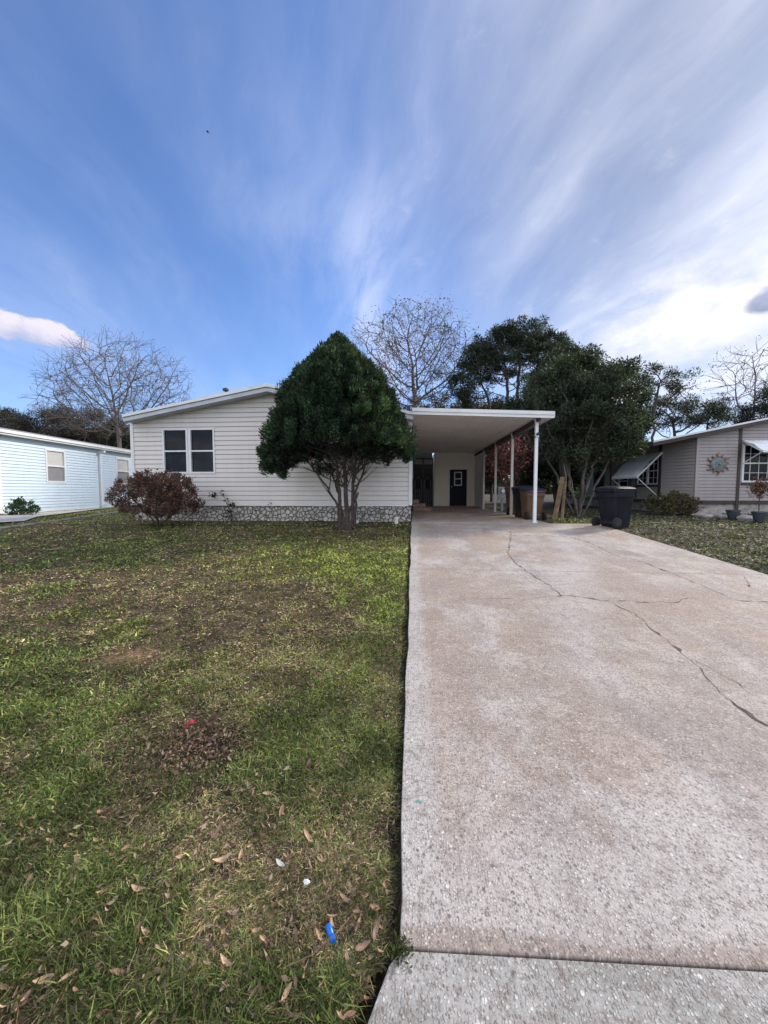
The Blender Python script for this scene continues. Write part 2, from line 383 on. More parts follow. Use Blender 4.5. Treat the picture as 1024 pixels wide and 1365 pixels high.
def patches(x, y):
    """green 0..1, bare 0..1"""
    g = fbm(x*.75+4, y*.75, 21, 5)
    g2 = fbm(x*2.6, y*2.6, 31, 4)
    green = ss(.42, .60, g*.5+g2*.5)*.95
    green = green*(.30+.70*ss(.40, .53, fbm(x*1.7+31, y*1.7, 63, 4)))
    def bl(px, py, rx, ry):
        c = G(px, py); return np.exp(-(((x-c[0])/rx)**2+((y-c[1])/ry)**2))
    green = green + .55*bl(110, 915, .9, .45) + .6*bl(470, 745, 1.8, 1.2) + .35*bl(500, 850, .35, 1.2) - .25*bl(100, 760, 3.0, 1.5) - .35*bl(330, 790, 1.5, .6) + .20*ss(3.0, 5.5, np.hypot(x, y)) + .3*bl(430, 1060, .3, .3) - .6*bl(60, 1345, .25, .15) - .5*bl(170, 1110, .6, .12) - .5*bl(420, 1200, .22, .10) - .4*bl(260, 1130, .2, .2) + .4*bl(330, 1300, .2, .06) + .5*bl(500, 760, .8, 1.6) + .35*bl(420, 930, .3, .4)
    green = green - .35*bl(640/1.83, 800, 2.5, .5)
    bare = np.exp(-(((x-SOILP[0])/.22)**2+((y-SOILP[1])/.16)**2))*1.15
    bare = bare + 1.0*np.exp(-(((x-SANDP[0])/.22)**2+((y-SANDP[1])/.14)**2)) + .8*bl(40, 1362, .13, .05) + .75*bl(470, 710, 1.5, .55)
    bare = bare + .35*np.exp(-((x+.045)/.02)**2)*(y < 9.9) + .55*ss(.60, .70, fbm(x*3.1+5, y*3.1, 71, 3))*(np.hypot(x, y) < 7) + .8*ss(9.0, 9.8, y)*(x < 0)*(x > -8)
    bare = bare*(.6+.8*fbm(x*7, y*7, 77, 3))
    return np.clip(green, 0, 1), np.clip(bare, 0, 1)
def ground_cols(x, y):
    g, b = patches(x, y); rt_shade = ss(4.2, 4.8, x)[:, None]; n = fbm(x*14, y*14, 91, 4)[:, None]; n2 = fbm(x*40, y*40, 92, 2)[:, None]
    far = ss(9, 16, np.hypot(x, y))[:, None]
    soil = np.array([.055, .042, .032]); straw = np.array([.17, .13, .082]); grn = np.array([.052, .075, .022])
    cc = soil*(1-g[:, None]*.3)+(straw-soil)*ss(.40, .62, n)*.75*(1-b[:, None]*.75)
    cc = cc*(1-g[:, None]*.5)+grn*g[:, None]*.5
    farc = np.array([.235, .185, .10])*(1-g[:, None])+np.array([.14, .175, .055])*g[:, None]
    cc = cc*(1-far*.7)+farc*far*.7
    sand = np.exp(-(((x-SANDP[0])/.22)**2+((y-SANDP[1])/.13)**2))[:, None]
    cc = cc*(1-sand*.9)+np.array([.30, .20, .12])*sand*.9
    dk = np.exp(-(((x-SOILP[0])/.25)**2+((y-SOILP[1])/.2)**2))[:, None]
    cc = cc*(1-dk*.6)+np.array([.045, .034, .030])*dk*.6
    cc = cc*(1-rt_shade)+cc.mean(1, keepdims=True)*np.array([.72, .70, .56])*rt_shade  # tree shade right of the driveway, painted into the soil colour
    return cc*(.65+.7*n2)
def ground_sheet():
    def axis(segs):
        out = []
        for a, b, s in segs: out += list(np.arange(a, b, s))
        return np.array(out+[segs[-1][1]])
    xs = axis([(-400, -40, 30), (-40, -16, 1.5), (-16, -6, .12), (-6, -2.2, .05), (-2.2, .2, .02), (.2, 4.4, .3), (4.4, 12, .12), (12, 40, 1.5), (40, 400, 30)])
    ys = axis([(-60, -4, 4), (-4, .4, .1), (.4, 3.2, .02), (3.2, 7, .045), (7, 14, .1), (14, 30, .5), (30, 80, 5), (80, 700, 40)])
    X, Y = np.meshgrid(xs, ys); x = X.ravel(); y = Y.ravel()
    z = pz_np(y)+soil_off(x, y)
    under = inslab(x, y); z = np.where(under & (x > 0), z-.10, z)
    ap = (y < 1.03) & (x > -.30); z = np.where(ap, z-.05, z)
    ny, nx = X.shape; i = np.arange((ny-1)*(nx-1)); r = i//(nx-1); cc = i % (nx-1); a = r*nx+cc
    Fc = np.stack([a, a+1, a+nx+1, a+nx], 1)
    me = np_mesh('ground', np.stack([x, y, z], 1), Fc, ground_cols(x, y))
    m, t, b = newmat('lawn_soil'); at = t.node('ShaderNodeAttribute', attribute_name='Col'); tc = t.node('ShaderNodeTexCoord', out=3)
    n = t.noise(tc, 55, 4, .7); n2 = t.noise(tc, 3, 5, .6)
    c = t.mix(t.smooth(.35, .75, n), t.mix(1.0, at, (.55, .55, .55), 'MULTIPLY'), t.mix(1.0, at, (1.7, 1.6, 1.5), 'MULTIPLY'))
    t.put(b.inputs['Base Color'], c); b.inputs['Roughness'].default_value = .95; b.inputs['Specular IOR Level'].default_value = .15
    t.put(b.inputs['Normal'], t.node('ShaderNodeBump', {'Strength': 1.0, 'Distance': .02, 'Height': n+t.noise(tc, 180, 3, .7)*.5}))
    o = link('ground', me, m, None, True); tag(o, 'brown and green patchy lawn soil around the houses', 'ground', kind='structure')
ground_sheet()
def slab(name, outline, zf, depth, m, bev=.012, ny=1):
    bm = bmesh.new(); vs = [bm.verts.new((x, y, zf(y))) for x, y in outline]; f = bm.faces.new(vs)
    r = bmesh.ops.extrude_face_region(bm, geom=[f])
    for v in r['geom']:
        if isinstance(v, bmesh.types.BMVert): v.co.z -= depth
    bmesh.ops.recalc_face_normals(bm, faces=bm.faces)
    top = [e for e in bm.edges if all(abs(v.co.z-zf(v.co.y)) < .001 for v in e.verts)]
    bmesh.ops.bevel(bm, geom=top, offset=bev, segments=3, profile=.5, affect='EDGES')
    bmesh.ops.triangulate(bm, faces=[f for f in bm.faces if len(f.verts) > 4])
    me = bpy.data.meshes.new(name); bm.to_mesh(me); bm.free(); return link(name, me, m)
J0 = G(540, 1262); J1 = G(1024, 1290)
jl = lambda x: J0.y+(J1.y-J0.y)/(J1.x-J0.x)*(x-J0.x)                                          # front joint line
left = [(-.034, jl(-.03))]+[(-.035+.006*math.sin(y*2.3)+.005*math.sin(y*7.1)+random.uniform(-.004, .004), y) for y in np.arange(1.15, 9.66, .25)]
d = slab('driveway', [(4.57, jl(4.57)), (4.57, 9.66), (-.03, 9.66)]+left[::-1], lambda y: SL*y, .14, M['conc'], .005)
tag(d, 'cracked pinkish concrete driveway running up to the carport', 'driveway', kind='structure')
d = slab('carport_floor', [(-.03, 9.672), (3.42, 9.672), (3.42, 19.45), (-.03, 19.45)], lambda y: Z0-.014, .14, M['conc'])
tag(d, 'stained concrete slab under the carport', 'floor', kind='structure')
a0, a1 = APR
d = slab('driveway_apron', [(-.03, jl(0)-.006), (-.06, jl(0)-.04), (a1.x, a1.y), (a1.x-.28, .55), (a1.x-.75, -.2), (a1.x-.75, -2.0), (6.5, -2.0), (6.5, -.2), (5.2, .55), (4.57, jl(4.57)-.006)], lambda y: SL*y-.003, .14, M['apron'], .005)
tag(d, 'greyer concrete apron in front of the driveway joint', 'apron', kind='structure')
# cracks
def wobble(pts, n=7, amp=.018, rnd=random.Random(4)):
    out = []
    for i in range(len(pts)-1):
        a, b = pts[i], pts[i+1]; L = (b-a).length; q = Vector((-(b-a).y, (b-a).x)).normalized()
        k = max(3, int(L/.05))
        off = 0
        for j in range(k):
            s = j/k; off = off*.6+rnd.uniform(-1, 1)*amp; out.append(a.lerp(b, s)+q*off*math.sin(math.pi*min(1, s*3+.15) if s < .3 else math.pi*.5)*(.3 if j == 0 else 1))
    out.append(pts[-1]); return out
CR_ = [([(682, 708), (676.6, 737), (689, 752), (720, 772.6), (748, 794), (776, 796), (817, 803), (848, 819), (889, 852), (920, 880), (950, 911), (981, 941), (1024, 968)], 1.0),
       ([(586, 804), (620, 799), (653, 798), (700, 799), (748, 795)], .7), ([(776, 796), (807, 801), (860, 803), (904, 803), (918, 797)], .9),
       ([(679, 713.7), (720, 714.5), (761, 716), (787, 724), (817, 739), (858, 749.6), (909, 770), (945, 785), (986, 801), (1030, 803)], .8),
       ([(992, 768), (998, 778), (1006, 785), (1012, 786)], .7), ([(920, 880), (935, 884), (962, 899), (1000, 925)], .35), ([(748, 794), (800, 838), (838, 860), (889, 852)], .0)]
mb = MB(); rr = random.Random(9)
for pts, wd in CR_:
    if wd == 0: continue
    q = [Vector(G(*p)[:2]) for p in pts]; q = wobble(q)
    for i in range(len(q)-1):
        a, b = q[i], q[i+1]; n = Vector((-(b-a).y, (b-a).x)); n = n.normalized() if n.length else Vector((1, 0))
        if i == 0: w0 = .002
        w1 = (.30+.17*a.y)*max(.0014, (.0019+.006*rr.random()**5*2)*wd*(1+1.1*(rr.random() > .9)))
        za, zb = SL*a.y+.003, SL*b.y+.003
        mb.add([(a.x+n.x*w0, a.y+n.y*w0, za), (a.x-n.x*w0, a.y-n.y*w0, za), (b.x-n.x*w1, b.y-n.y*w1, zb), (b.x+n.x*w1, b.y+n.y*w1, zb)], [(0, 1, 2, 3)]); w0 = w1
tag(mb.build('driveway_cracks', M['crack']), 'dark branching cracks across the driveway', 'cracks', kind='structure')
# ------------------------------------------------------------------ siding
def siding(mb, o, ud, nrm, L, z0, zt, opens=(), course=.125, lap=.018, top=None, mul=.5):
    """o: base point (x,y) ; ud: 2D unit direction ; nrm: outward 2D ; top: list of (u,z) concave top polyline"""
    top = top or [(0, zt), (L, zt)]
    zmax = max(z for _, z in top)
    def rng(z):
        lo, hi = 0, L
        if z > top[0][1]:
            for (a, za), (b, zb) in zip(top, top[1:]):
                if za <= z <= zb and zb > za: lo = a+(b-a)*(z-za)/(zb-za); break
        if z > top[-1][1]:
            for (a, za), (b, zb) in zip(top, top[1:]):
                if za >= z >= zb and za > zb: hi = a+(b-a)*(za-z)/(za-zb)
        return lo, hi
    n = int(math.ceil((zmax-z0)/course))
    for i in range(n):
        c0 = z0+i*course; c1 = min(c0+course, zmax)
        cr_ = c0+(c1-c0)*.86 if c1-c0 > course*.5 else c1
        cuts = sorted({c0, c1, cr_} | {z for op in opens for z in (op[2], op[3]) if c0 < z < c1} | {z for _, z in top if c0 < z < c1})
        for s0, s1 in zip(cuts, cuts[1:]):
            l0, h0 = rng(s0+1e-6); l1, h1 = rng(s1-1e-6)
            if h0-l0 < .01: continue
            act = sorted([op for op in opens if op[2] < s1-1e-6 and op[3] > s0+1e-6])
            segs = []; cur = (l0, l1)
            for op in act:
                segs.append((cur, (op[0], op[0]))); cur = (op[1], op[1])
            segs.append((cur, (h0, h1)))
            # profile: double lap with bottom standing out
            rec = s0 >= cr_-1e-6
            def off(z):
                return -.012 if rec else lap*(1-.45*(z-c0)/course)
            for (a0_, a1_), (b0_, b1_) in segs:
                if b0_-a0_ < .004: continue
                def pt(u, z, of): return (o[0]+ud[0]*u+nrm[0]*of, o[1]+ud[1]*u+nrm[1]*of, z)
                mb.add([pt(a0_, s0, off(s0)), pt(b0_, s0, off(s0)), pt(b1_, s1, off(s1)), pt(a1_, s1, off(s1))], [(0, 1, 2, 3)])
                if abs(s0-c0) < 1e-6: mb.add([pt(a0_, s0, -.012), pt(b0_, s0, -.012), pt(b0_, s0, off(s0)), pt(a0_, s0, off(s0))], [(0, 1, 2, 3)])
    return mb
def window(parent, o, ud, nrm, u0, u1, z0, z1, fw=.045, rail=True, top='glass', bot='glass', proud=.03, grid=0, fm='trim', name='window'):
    """two-sash window in a wall opening; frame named window, panes below it"""
    def B(mb, a, b, c, d_, n0, n1):
        p = lambda u, n, z: (o[0]+ud[0]*u+nrm[0]*n, o[1]+ud[1]*u+nrm[1]*n, z)
        mb.add([p(a, n0, c), p(b, n0, c), p(b, n1, c), p(a, n1, c), p(a, n0, d_), p(b, n0, d_), p(b, n1, d_), p(a, n1, d_)], [(0,3,2,1),(4,5,6,7),(0,1,5,4),(1,2,6,5),(2,3,7,6),(3,0,4,7)])
    m = MB(); B(m, u0, u0+fw, z0, z1, -.06, proud); B(m, u1-fw, u1, z0, z1, -.06, proud)
    B(m, u0+fw, u1-fw, z0, z0+fw, -.06, proud+.004); B(m, u0+fw, u1-fw, z1-fw, z1, -.06, proud+.002)
    zm = (z0+z1)/2
    f = m.build(name, M[fm], parent)
    if rail: r_ = MB(); B(r_, u0+fw, u1-fw, zm-fw*.4, zm+fw*.4, -.045, proud-.006); r_.build('rail', M[fm], f)
    if grid:
        g = MB()
        for i in range(1, grid): uu_ = u0+(u1-u0)*i/grid; B(g, uu_-.008, uu_+.008, z0+fw, z1-fw, -.03, -.012)
        for j in (1, 3): zz_ = z0+(z1-z0)*j/4; B(g, u0+fw, u1-fw, zz_-.008, zz_+.008, -.03, -.013)
        g.build('muntin', M[fm], f)
    a = MB(); B(a, u0+fw, u1-fw, zm, z1-fw, -.04, -.02); a.build('pane', M[top], f)
    a = MB(); B(a, u0+fw, u1-fw, z0+fw, zm, -.05, -.025); a.build('pane', M[bot], f)
    return f
# ------------------------------------------------------------------ main house
YF = 10.0
xl = P(178, 650, YF).x; xr = -.035
zsb = P(400, 672.6, YF).z; zel = P(178, 560.5, YF).z; zpk = P(355, 520.5, YF).z; xpk = P(357, 515, YF).x
zer = P(548, 556, YF).z
house = empty('mobile_home', (0, 0, 0), 0, 'cream sided home with stone skirting beside the carport', 'house')
wu = xr-xl; ub = lambda x: x-xl
wx0, wx1 = P(217.5, 600, YF).x, P(287, 600, YF).x; wz0, wz1 = P(250, 631.5, YF).z, P(250, 571, YF).z
wm = (wx0+wx1)/2
mb = MB(); siding(mb, (xl, YF), (1, 0), (0, -1), wu, zsb, 0, opens=[(ub(wx0), ub(wm)-.02, wz0, wz1), (ub(wm)+.02, ub(wx1), wz0, wz1)], top=[(0, zel), (ub(xpk), zpk), (wu, zer)])
siding(mb, (xr, YF), (0, 1), (1, 0), 9.4, zsb, zer)                       # side wall in the carport
siding(mb, (xl, YF), (0, 1), (-1, 0), 12, zsb, zel)
siding(mb, (xl, YF+12), (1, 0), (0, 1), wu, zsb, 0, top=[(0, zel), (ub(xpk), zpk), (wu, zer)])
mb.build('wall', M['siding'], house)
mb = MB(); mb.box(xl-.015, xl+.075, YF-.03, YF+.06, zsb-.01, zel-.02); mb.box(xr-.075, xr+.015, YF-.03, YF+.06, zsb-.01, zer-.02)
mb.box(xl+.08, xr-.08, YF-.022, YF+.03, zsb-.035, zsb-.001); mb.build('corner_trim', M['trim'], house)
window(house, (xl, YF), (1, 0), (0, -1), ub(wx0), ub(wm)-.02, wz0, wz1, .05, bot='screen')
window(house, (xl, YF), (1, 0), (0, -1), ub(wm)+.02, ub(wx1), wz0, wz1, .05)
mb = MB(); mb.box(wm-.018, wm+.018, YF-.018, YF+.03, wz0, wz1); mb.build('mullion', M['trim'], house)
mb = MB(); mb.box(xl+.01, xr-.02, YF+.012, YF+.16, .2, zsb-.037); mb.box(xr-.16, xr-.02, YF+.17, YF+9.3, .2, zsb-.01); mb.box(xl+.01, xl+.16, YF+.17, YF+12, .2, zsb-.01); mb.build('skirting', M['flag'], house)
# roof : two slopes, with rake trim on the front gable
yo = YF-.38; lt = P(163, 553, yo); pk = P(355, 512, yo); sl_ = (pk.z-lt.z)/(pk.x-lt.x); rx_ = xr+.03
rt_ = Vector((rx_, yo, pk.z-(rx_-pk.x)*.205))
mb = MB()
def roofslab(mb, a, b, y0, y1, th):
    mb.add([(a.x, y0, a.z-th), (b.x, y0, b.z-th), (b.x, y0, b.z), (a.x, y0, a.z), (a.x, y1, a.z-th), (b.x, y1, b.z-th), (b.x, y1, b.z), (a.x, y1, a.z)], [(0,1,2,3),(7,6,5,4),(0,4,5,1),(1,5,6,2),(2,6,7,3),(3,7,4,0)])
roofslab(mb, lt, pk, yo+.03, YF+12.3, .06); roofslab(mb, pk, rt_, yo+.03, YF+12.3, .06)
rf = mb.build('roof', M['roof'], house)
mb = MB(); dz = Vector((0, 0, .012))
for a, b in ((lt, pk), (pk, rt_)): roofslab(mb, a+dz, b+dz, yo-.01, yo+.045, .075)
mb.box(lt.x-.012, lt.x+.03, yo+.05, YF+12.3, lt.z-.10, lt.z+.012)
mb.build('rake_trim', M['trim'], rf)
mb = MB()
for a, b in ((lt, pk), (pk, rt_)): roofslab(mb, a-dz*6.3, b-dz*6.3, yo+.02, yo+.06, .10)
mb.build('fascia', M['trimgrey'], rf)
mb = MB()
for a, b in ((lt, pk), (pk, rt_)): roofslab(mb, a-Vector((0, 0, .15)), b-Vector((0, 0, .15)), yo+.062, YF-.014, .02)
mb.build('soffit', M['trimgrey'], rf)
p = P(301, 519, 15.0)
mb = MB(); mb.tube([(p.x, 15, p.z-.8), (p.x, 15, p.z-.06)], .04, 10); mb.lathe([(.02, 0), (.12, .01), (.12, .09), (.03, .13)], (p.x, 15, p.z-.07), 14); mb.build('roof_vent', M['pot'], rf)
# dark screen room at the back of the carport
sx = P(578, 650, 19.4).x; zb = Z0-.014; ztop = P(560, 611, 19.4).z
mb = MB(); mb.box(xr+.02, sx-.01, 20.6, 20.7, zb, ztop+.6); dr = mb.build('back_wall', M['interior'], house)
mb = MB()
for xx in (.03, .50, .98): mb.box(xx, xx+.045, 19.38, 19.43, zb, ztop)
for z_ in (zb+.02, zb+.82, ztop-.36, ztop-.04): mb.box(.03, 1.025, 19.375, 19.425, z_, z_+.05)
sd = mb.build('screen_door', M['dark'], house)
mb = MB()
for i in range(9): x_ = .12+i*.1; mb.tube([(x_, 19.40, zb+.06), (x_, 19.40, zb+.82)], .008, 5)
for x_ in (.27, .75): mb.tube([(x_-.16, 19.40, zb+.9), (x_-.15, 19.40, zb+1.3), (x_, 19.40, zb+1.5), (x_+.15, 19.40, zb+1.3), (x_+.16, 19.40, zb+.9)], .007, 5)
mb.build('grille', M['trimgrey'], sd)
mb = MB(); mb.box(.08, 1.0, 19.44, 19.46, ztop-.30, ztop-.05); mb.build('transom', M['cushion'], house)
# lantern on the corner of the wall
lp = P(544.5, 604, YF-.1)
lan = empty('wall_lantern', (lp.x, YF-.02, lp.z), 0, 'small black lantern on the wall corner left of the carport', 'lantern')
MB().box(-.04, .04, -.02, .003, -.07, .07, .01).build('back_plate', M['dark'], lan)
m_ = MB(); m_.lathe([(.015, .13), (.07, .08), (.065, .07), (.05, .06)], (0, -.1, 0), 8); m_.tube([(0, 0, .05), (0, -.05, .12), (0, -.1, .12)], .008, 6); m_.build('cap', M['dark'], lan)
m_ = MB(); m_.lathe([(.055, .06), (.035, -.08), (.02, -.1)], (0, -.1, 0), 8); m_.build('glass_shade', M['glass'], lan)
# ------------------------------------------------------------------ carport
carport = empty('carport', (0, 0, 0), 0, 'white flat roofed carport on slim posts over the driveway end', 'carport')
Yc = 9.55
tl = P(549.6, 543.6, Yc); tr = P(739.5, 548.3, Yc); bl_ = P(549.6, 552, Yc); br = P(737, 555.6, Yc)
th = tl.z-bl_.z; Yb = 19.45
mb = MB(); mb.add([(tl.x+.012, Yc+.05, tl.z-.02), (tr.x-.02, Yc+.05, tr.z-.02), (tr.x-.02, Yb, tr.z-.02), (tl.x+.012, Yb, tl.z-.02), (tl.x+.012, Yc+.05, bl_.z+.02), (tr.x-.02, Yc+.05, br.z+.02), (tr.x-.02, Yb, br.z+.02), (tl.x+.012, Yb, bl_.z+.02)], [(3,2,1,0),(4,5,6,7),(0,1,5,4),(1,2,6,5),(2,3,7,6),(3,0,4,7)])
cr = mb.build('roof', M['soffit'], carport)
mb = MB(); nrib = 12
for i in range(nrib):
    f = (i+.5)/nrib; x_ = tl.x+(tr.x-tl.x)*f; z_ = bl_.z+(br.z-bl_.z)*f+.021
    mb.box(x_-.012, x_+.012, Yc+.06, Yb-.02, z_-.014, z_+.004)
mb.build('pan_rib', M['soffit'], cr)
mb = MB()
def slopebox(mb, xa, xb, za, zb_, y0, y1, h):
    mb.add([(xa, y0, za-h), (xb, y0, zb_-h), (xb, y1, zb_-h), (xa, y1, za-h), (xa, y0, za), (xb, y0, zb_), (xb, y1, zb_), (xa, y1, za)], [(0,3,2,1),(4,5,6,7),(0,1,5,4),(1,2,6,5),(2,3,7,6),(3,0,4,7)])
slopebox(mb, tl.x, tr.x, tl.z, tr.z, Yc-.02, Yc+.045, th*.55); slopebox(mb, tl.x, tr.x, tl.z-th*.55-.004, tr.z-th*.55-.004, Yc, Yc+.04, th*.45)
mb.box(tr.x-.018, tr.x+.03, Yc+.05, Yb, br.z, tr.z); mb.build('fascia', M['trim'], cr)
xp = P(712.5, 694.3, 9.85).x
px_posts = [9.85, 12.15, 14.5, 16.85]
for i, y_ in enumerate(px_posts):
    m_ = MB(); zt_ = br.z+.015
    m_.box(xp-.038, xp+.038, y_-.038, y_+.038, zb, zt_-.08, .006); m_.box(xp-.06, xp+.06, y_-.06, y_+.06, zb, zb+.012); m_.box(xp-.05, xp+.05, y_-.05, y_+.05, zt_-.08, zt_)
    m_.build('post', M['postwhite'] if i in (0,) else M['post'], carport)
m_ = MB(); m_.box(xp-.03, xp+.03, Yc+.07, Yb-.02, br.z-.075, br.z+.01); m_.build('beam', M['browntrim'], carport)
# scroll trim under the beam
m_ = MB()
for i in range(40):
    y_ = 10.0+i*.17; r_ = .055
    m_.tube([(xp, y_+r_*math.cos(a), br.z-.135+r_*math.sin(a)) for a in np.linspace(0, 2*math.pi, 9)], .008, 4, False)
m_.build('scroll_trim', M['dark'], carport)
p = P(625, 601, 18.2)
ml = empty('ceiling_light', (p.x, 18.2, br.z+.03), 0, 'small round white light on the carport ceiling near the back wall', 'ceiling light')
MB().lathe([(.13, 0), (.13, -.02), (.05, -.02)], k=20).build('base', M['trim'], ml); MB().lathe([(.11, -.021), (.10, -.07), (.03, -.10)], k=20).build('lamp_shade', M['white'], ml, True)
p = P(712.5, 580, 9.8)
cm = empty('security_camera', (xp, 9.8, p.z), 0, 'small dark security camera with white bracket on the front carport post', 'camera')
MB().box(-.045, .045, -.02, .01, -.05, .05, .008).build('bracket', M['white'], cm)
MB().lathe([(.03, 0), (.036, -.03), (.036, -.10), (.02, -.11)], (0, 0, .02), 14, 'y').build('body', M['dark'], cm, True)
MB().box(-.09, -.045, -.05, .0, -.07, -.03, .006).build('arm', M['dark'], cm)
# shed room at the back
shed = empty('storage_room', (0, 0, 0), 0, 'cream sided storage room with a dark door at the back of the carport', 'shed')
Ys = 19.3; s0 = P(579, 650, Ys).x; s1 = xp+.02; zt_ = bl_.z+.03
dx0, dx1 = P(599.5, 650, Ys).x, P(622.3, 650, Ys).x; dz1 = P(610, 626, Ys).z
mb = MB(); siding(mb, (s0, Ys), (1, 0), (0, -1), s1-s0, zb+.01, zt_-.06, opens=[(dx0-s0-.04, dx1-s0+.04, zb-.1, dz1+.04)], course=.11)
siding(mb, (s0, Ys), (0, 1), (-1, 0), 3, zb+.01, zt_-.06); siding(mb, (s1, Ys), (0, 1), (1, 0), 3, zb+.01, zt_-.06)
mb.build('wall', M['sidingshed'], shed)
mb = MB(); mb.box(s0-.02, s0+.06, Ys-.03, Ys+.05, zb, zt_-.07); mb.box(dx0-.05, dx0, Ys-.028, Ys+.05, zb, dz1+.05); mb.box(dx1, dx1+.05, Ys-.028, Ys+.05, zb, dz1+.05); mb.box(dx0, dx1, Ys-.026, Ys+.05, dz1, dz1+.05)
mb.build('trim', M['trim'], shed)
mb = MB(); mb.box(dx0+.004, dx1-.004, Ys-.01, Ys+.03, zb+.03, dz1-.003); dd = mb.build('door', M['navy'], shed)
wx_, wx2_ = P(605.5, 630, Ys).x, P(616, 630, Ys).x; wzb, wzt = P(610, 647.5, Ys).z, P(610, 629, Ys).z
mb = MB(); w_ = .05
mb.box(wx_, wx_+w_, Ys-.03, Ys-.011, wzb, wzt); mb.box(wx2_-w_, wx2_, Ys-.03, Ys-.011, wzb, wzt)
for z_ in (wzb, (wzb+wzt-w_)/2, wzt-w_): mb.box(wx_+w_, wx2_-w_, Ys-.031, Ys-.011, z_, z_+w_)
mb.build('window_frame', M['trim'], dd); MB().box(wx_+w_-.003, wx2_-w_+.003, Ys-.017, Ys-.012, wzb+.03, wzt-.03).build('pane', M['screen'], dd)
MB().lathe([(.02, 0), (.03, -.03), (.028, -.06), (.01, -.07)], (dx0+.09, Ys-.012, zb+1.0), 12, 'y').build('knob', M['knob'], dd, True)
# partition panel between shed and fourth post
mb = MB(); siding(mb, (xp, 16.95), (0, 1), (-1, 0), 2.3, zb+.02, br.z-.09, course=.11); siding(mb, (xp+.03, 16.95), (0, 1), (1, 0), 2.3, zb+.02, br.z-.09, course=.11); mb.build('partition_wall', siding_mat('white_partition_siding', (.82, .82, .82), (.7, .7, .7)), shed)
# brick steps
bs = empty('brick_steps', (0, 0, 0), 0, 'small pinkish brick steps against the house wall inside the carport', 'steps')
q0 = PZ(552, 679, zb); ys_ = 14.9
for (xa, xb, h0, h1) in ((0, .74, 0, .15), (0, .50, .15, .30), (0, .24, .30, .45)):
    m_ = MB(); rr = random.Random(int(xb*100))
    n = max(1, int(xb/.24+.5))
    for i in range(n):
        for j in range(4):
            x0_ = xa+(xb-xa)*i/n+.005; x1_ = xa+(xb-xa)*(i+1)/n-.005
            k = rr.uniform(-.012, .012); m_.box(x0_+k, x1_+k, ys_+j*.2, ys_+j*.2+.19, zb+h0+.001, zb+h1-rr.uniform(.0, .02)-.002, .008)
    m_.build('step', M['brick'], bs)
# ------------------------------------------------------------------ left neighbour
vpd = ray(486, 653); vpd.z = 0; vpd.normalize()
L0 = PZ(1, 687, .50); ud = (vpd.x, vpd.y); nr = (vpd.y, -vpd.x)
def onL(px, py):
    d = ray(px, py); n = Vector((nr[0], nr[1], 0)); k = (Vector((L0.x, L0.y, 0))-Vector((0, 0, 0))).dot(n)/d.dot(n); q = CP+d*k
    return (q.x-L0.x)*ud[0]+(q.y-L0.y)*ud[1], q.z
zL1 = onL(1, 580.6)[1]; zL0 = .58; LL = 16.0
nb = empty('neighbour_house', (0, 0, 0), 0, 'pale blue sided house with white trim at the far left', 'house')
a_, b_ = onL(60.5, 622)[0], onL(87, 622)[0]; wz = (onL(74, 643.5)[1], onL(74, 599.5)[1])
a2, b2 = onL(154.5, 622)[0], onL(172, 622)[0]
mb = MB(); siding(mb, (L0.x, L0.y), ud, nr, LL, zL0, zL1, opens=[(a_, b_, *wz), (a2, b2, *wz)], course=.115)
f_ = (-nr[0], -nr[1]); b3 = (-ud[0], -ud[1]); WL = 7.2
siding(mb, (L0.x, L0.y), f_, b3, WL, zL0, 0, top=[(0, zL1), (WL/2, zL1+.7), (WL, zL1)], course=.115)
mb.build('wall', M['sidingblue'], nb)
def gb(mb, u0, u1, n0, n1, z0, z1):
    p = lambda u, n, z: (L0.x+ud[0]*u+nr[0]*n, L0.y+ud[1]*u+nr[1]*n, z)
    mb.add([p(u0,n0,z0),p(u1,n0,z0),p(u1,n1,z0),p(u0,n1,z0),p(u0,n0,z1),p(u1,n0,z1),p(u1,n1,z1),p(u0,n1,z1)], [(0,3,2,1),(4,5,6,7),(0,1,5,4),(1,2,6,5),(2,3,7,6),(3,0,4,7)])
window(nb, (L0.x, L0.y), ud, nr, a_, b_, *wz, .07, top='blind', bot='blinddark'); window(nb, (L0.x, L0.y), ud, nr, a2, b2, *wz, .07, top='blind', bot='blinddark')
mb = MB(); gb(mb, -.05, .07, -.02, .035, zL0-.02, zL1); gb(mb, .08, LL, -.01, .03, zL0-.05, zL0-.002); mb.build('corner_trim', M['trim'], nb)
mb = MB(); gb(mb, -.3, LL, -.2, .28, zL1+.02, zL1+.16); gb(mb, -.32, LL, .285, .33, zL1+.08, zL1+.18)
mb.build('fascia', M['trim'], nb)
mb = MB(); pL = lambda u, n, z: (L0.x+ud[0]*u+nr[0]*n, L0.y+ud[1]*u+nr[1]*n, z)
mb.add([pL(-.3, .3, zL1+.185), pL(LL, .3, zL1+.185), pL(LL, -WL/2, zL1+.9), pL(-.3, -WL/2, zL1+.9), pL(LL, -WL-.3, zL1+.185), pL(-.3, -WL-.3, zL1+.185)], [(0, 1, 2, 3), (3, 2, 4, 5)]); mb.build('roof', M['roof'], nb)
ug = onL(132, 640)[0]
mb = MB(); gb(mb, ug, ug+.09, .02, .10, .6, zL1-.12); gb(mb, ug, ug+.09, .02, .30, zL1-.12, zL1-.02); gb(mb, ug, ug+.09, .10, .3, .60, .66); mb.build('downspout', M['trim'], nb)
mb = MB(); gb(mb, .05, LL, -.12, -.02, .3, zL0-.05); mb.build('skirting', M['path'], nb)
